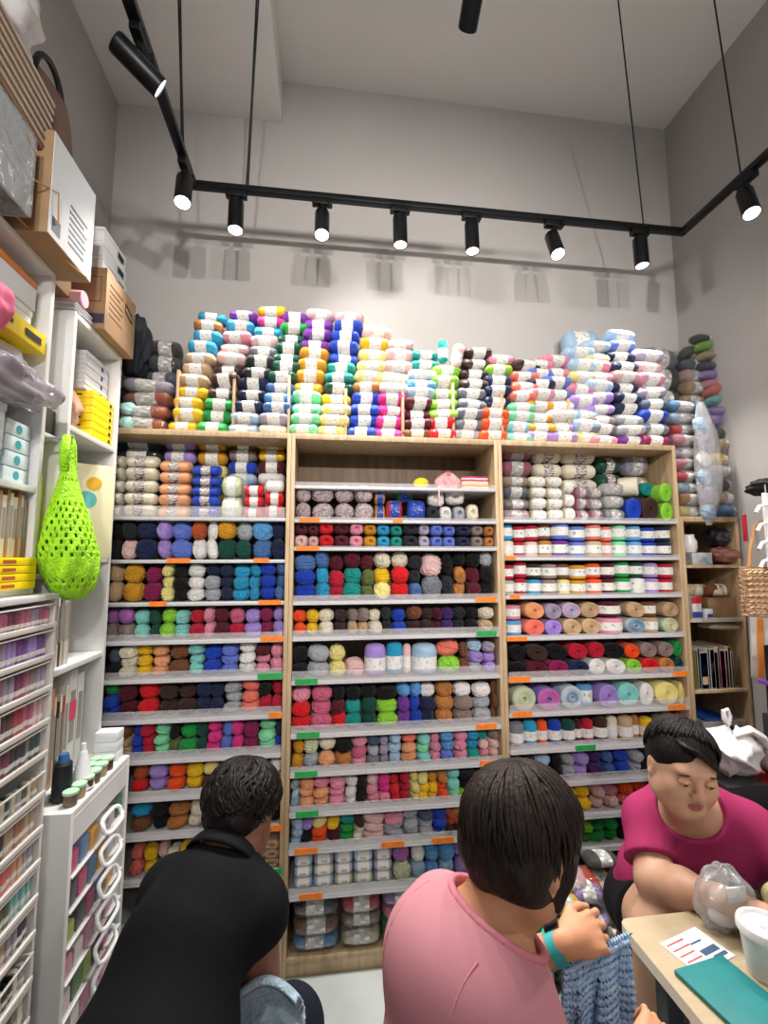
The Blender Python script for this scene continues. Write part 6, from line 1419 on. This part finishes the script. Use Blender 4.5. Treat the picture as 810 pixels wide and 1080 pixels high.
    for q in (-1,1): h.ell(Q(.014,q*.095,-.042),(.045,.035,.05),Ah,.012,'cut')
    h.warp(lambda X,Y,Z:.0016*np.sin(80*X+30*Y)*np.sin(60*Z))
    ho=link('hair',h.mesh('hair',m_hairblk),t)
    mb=MB(); locks(mb,H,1,(.103,.087,.096),220,lambda az:.98+.55*(1-math.cos(az))*.9,9,crown=(-.35,.35,.86),rad=.0036,lift=.003,mess=.12)
    # side-swept fringe
    rs=np.random.RandomState(2)
    for k in range(26):
        t0=k/25; st=V3(.048,-.045+.01*t0,.098); en=V3(.088-.014*t0,.03+.035*t0,.058-.034*t0); pts=[]
        for q in np.linspace(0,1,8):
            p_=st*(1-q)+en*q; p_=p_+V3(.022,0,.014)*math.sin(q*PI)*(1-.3*t0)+rs.randn(3)*.0012; pts.append(tuple(Q(*p_)))
        mb.tube(pts,[.003,.0045,.005,.005,.0045,.004,.003,.001],6)
    mb.build('hair_locks',m_hairblk,ho,ang=3.2)['kind']='stuff'
    h2=MB(); c2=Q(-.10,.0,.055)
    h2.grid(lambda u_,v_:tuple(c2+.03*(math.sin(v_*PI)*math.cos(u_*2*PI)*hl+math.sin(v_*PI)*math.sin(u_*2*PI)*hf+math.cos(v_*PI)*hu)*(1+.06*math.sin(14*u_*6.28+9*v_))),30,18,cu=True); h2.build('hair_bun',m_hairblk,ho,ang=3.2)
    eyes(t,H,S,sk)
woman_magenta()
stool('low stool the woman in magenta sits on',1.13,1.50,.36,.17,'6b4a34')
# ---- man in black
def man_black():
    t=person('person','person in a black polo shirt sitting hunched, seen from behind, short black curly hair',(0,0,0))
    sk=skin_mat('skin_brown','#7d5440','#724a37'); lips=mat('lips_brown','#6f4038',.5)
    f=unit(V3(.42,.91,0)); l=np.cross(V3(0,0,1),f); r=-l; up=V3(0,0,1); A=[f,l,up]
    H=head_frame((-.200,1.315,.955),(.35,.94),math.radians(38),0); hc,hf,hl,hu=H; S=1.0
    C7=V3(-.235,1.21,.885); Rs=V3(-.148,1.185,.805); Ls=V3(-.36,1.30,.785)
    Re=V3(-.128,1.205,.585); Rw=V3(-.14,1.40,.47); Le=V3(-.41,1.42,.60); Lw=V3(-.25,1.52,.48)
    B=unit(V3(.22,.60,.62)); Bn=unit(np.cross(B,r)); # spine direction leaning forward
    lat=unit(Rs-Ls)
    AA=[unit(np.cross(lat,B)),lat,B]
    up_b=V3(-.280,1.14,.765); mid=V3(-.318,1.01,.645); pel=V3(-.315,.945,.50)
    v=Vol((-.62,.70,0),(.12,1.68,1.10),.0045)
    rk=V3(-.07,1.32,.43); lk=V3(-.42,1.42,.50); ra=V3(-.07,1.38,.09); la=V3(-.42,1.44,.09)
    def torso(v,off=0,k=.05):
        v.ell(up_b,(.12,.122,.14),AA,k,off=off); v.ell(mid,(.145,.140,.17),AA,k,off=off); v.ell(pel,(.16,.175,.13),A,k,off=off)
        v.cone(C7-up*.03,Rs,.062,.056,.05,off=off); v.cone(C7-up*.03,Ls,.062,.056,.05,off=off)
    torso(v); v.cone(C7-up*.02,hc-.05*hu-.02*hf,.062,.058,.03); head_prims(v,H,S)
    for (s,e,w) in ((Rs,Re,Rw),(Ls,Le,Lw)):
        v.cone(s,e,.055,.044,.03); v.cone(e,e+(w-e)*.4,.044,.040,.03); v.cone(e+(w-e)*.4,w,.040,.028,.03)
    hand_prims(v,Rw,V3(-.35,.85,-.3),V3(.3,.2,1),1.05,side=-1,thumb=.6); hand_prims(v,Lw,V3(.75,.5,-.2),V3(0,.2,1),1.05,side=1,thumb=.6)
    for (s,k_,a) in ((r,rk,ra),(l,lk,la)): v.cone(pel+s*.08,k_,.095,.066,.04); v.cone(k_,a,.06,.042,.03); v.cone(a-up*.05,a+f*.15-up*.06,.036,.028,.03)
    link('body',v.mesh('body',[sk,lips],lips_pick(H,S)),t)
    ms=cloth('polo_black','#0a0c0f',.15,420,.85)
    s=Vol((-.64,.70,.40),(.06,1.45,1.02),.0055); torso(s,.022,.05)
    for (a,e) in ((Rs,Re),(Ls,Le)):
        d=e-a; s.cone(a-unit(d)*.005,a+d*.9,.062,.066,.035); s.plane(a+d*.2,d,.006,np.minimum(a,e)-np.array([.12,.12,.1]),np.maximum(a,e)+np.array([.12,.12,.0]))
    s.cone(pel,pel-up*.02,.19,.20,.05); s.plane((0,0,.44),(0,0,-1)); s.warp(wrinkle(.003,11,20))
    nc=C7+unit(hc-C7)*.055; s.ell(nc,(.072,.075,.05),[hf,hl,hu],.006,'cut')
    so=link('shirt',s.mesh('shirt',ms),t)
    # folded collar
    mb=MB(); ax=unit(hc-C7-.0*up); e1=unit(np.cross(ax,V3(0,0,1))); e2=np.cross(ax,e1); cc=C7+ax*.028
    def colf(u_,v_):
        a=u_*2*PI; R=.072+.016*v_; return tuple(cc+R*(math.cos(a)*e1+math.sin(a)*e2)+ax*(.022-.034*v_+.006*math.sin(v_*PI)))
    mb.grid(colf,44,7,cu=True); o=mb.build('collar',ms,t,ang=3.2); md=o.modifiers.new('thick','SOLIDIFY'); md.thickness=.004
    mp=cloth('trousers_navy','#161a26',.2,260,.85)
    p=Vol((-.60,.70,.08),(.12,1.60,.68),.007); p.ell(pel,(.168,.20,.12),A,.04)
    for (sg,k_,a) in ((r,rk,ra),(l,lk,la)): p.cone(pel+sg*.08,k_,.108,.08,.04); p.cone(k_,a,.078,.066,.03)
    p.plane((0,0,.11),(0,0,-1)); p.warp(wrinkle(.002,12,22)); link('trousers',p.mesh('trousers',mp),t)
    h=Vol(hc-.16,hc+.16,.004); Ah=[hf,hl,hu]; Q=lambda a,b,e:hc+a*hf+b*hl+e*hu
    h.ell(Q(-.016,0,.028),(.104,.086,.094),Ah,.02); h.ell(Q(-.06,0,-.022),(.046,.064,.052),Ah,.03); h.ell(Q(.09,0,-.055),(.09,.08,.105),Ah,.012,'cut')
    for q in (-1,1): h.ell(Q(.004,q*.095,-.03),(.036,.034,.045),Ah,.012,'cut')
    h.warp(lambda X,Y,Z:.003*np.sin(150*X+20*Z)*np.sin(140*Y)*np.sin(130*Z)); ho=link('hair',h.mesh('hair',m_hairblk),t)
    mb=MB(); locks(mb,H,1,(.107,.089,.097),300,lambda az:1.15+.40*(1-math.cos(az)),14,crown=(-.3,0,.9),rad=.005,lift=.008,mess=.5,wav=.16); mb.build('hair_locks',m_hairblk,ho,ang=3.2)['kind']='stuff'
    eyes(t,H,S,sk)
man_black()
stool('low stool the hunched person in black sits on',-.315,.945,.37,.17,'3c3f45')
# crochet on his lap
cl=empty('crochet_piece',(0,0,0),label='thick pale blue crochet piece folded over on the lap of the person in black',cat='crochet')
m_cro=mat('crochet_pale_blue','#a6bcc8',.95,hex2='#8fa7b5',scale=60,bump=.7,bscale=150)
c0=np.array(atY(277,1096,1.08)); ex=V3(.98,-.17,0.0); ey=unit(V3(.25,.85,.45))
def crf(u,v):
    # a folded flap: S-curve profile along ey, width along ex
    a=(v-.5)*3.6; px=(u-.5)*.15; prof_y=.045*math.cos(a*.9)+.02*v; prof_z=.050*math.sin(a*.75)
    rib=.0045*abs(math.sin(v*PI*9)); q=c0+ex*(px+.01*math.sin(5*v))+V3(0,1,0)*(prof_y+.02*math.sin(u*3))+V3(0,0,1)*(prof_z+rib-.035*(u-.6)**2*4+.02)
    return tuple(q)
o=MB().grid(crf,50,80).build('crochet_fabric',m_cro,cl,ang=3.2); md=o.modifiers.new('thick','SOLIDIFY'); md.thickness=.016; md.offset=0
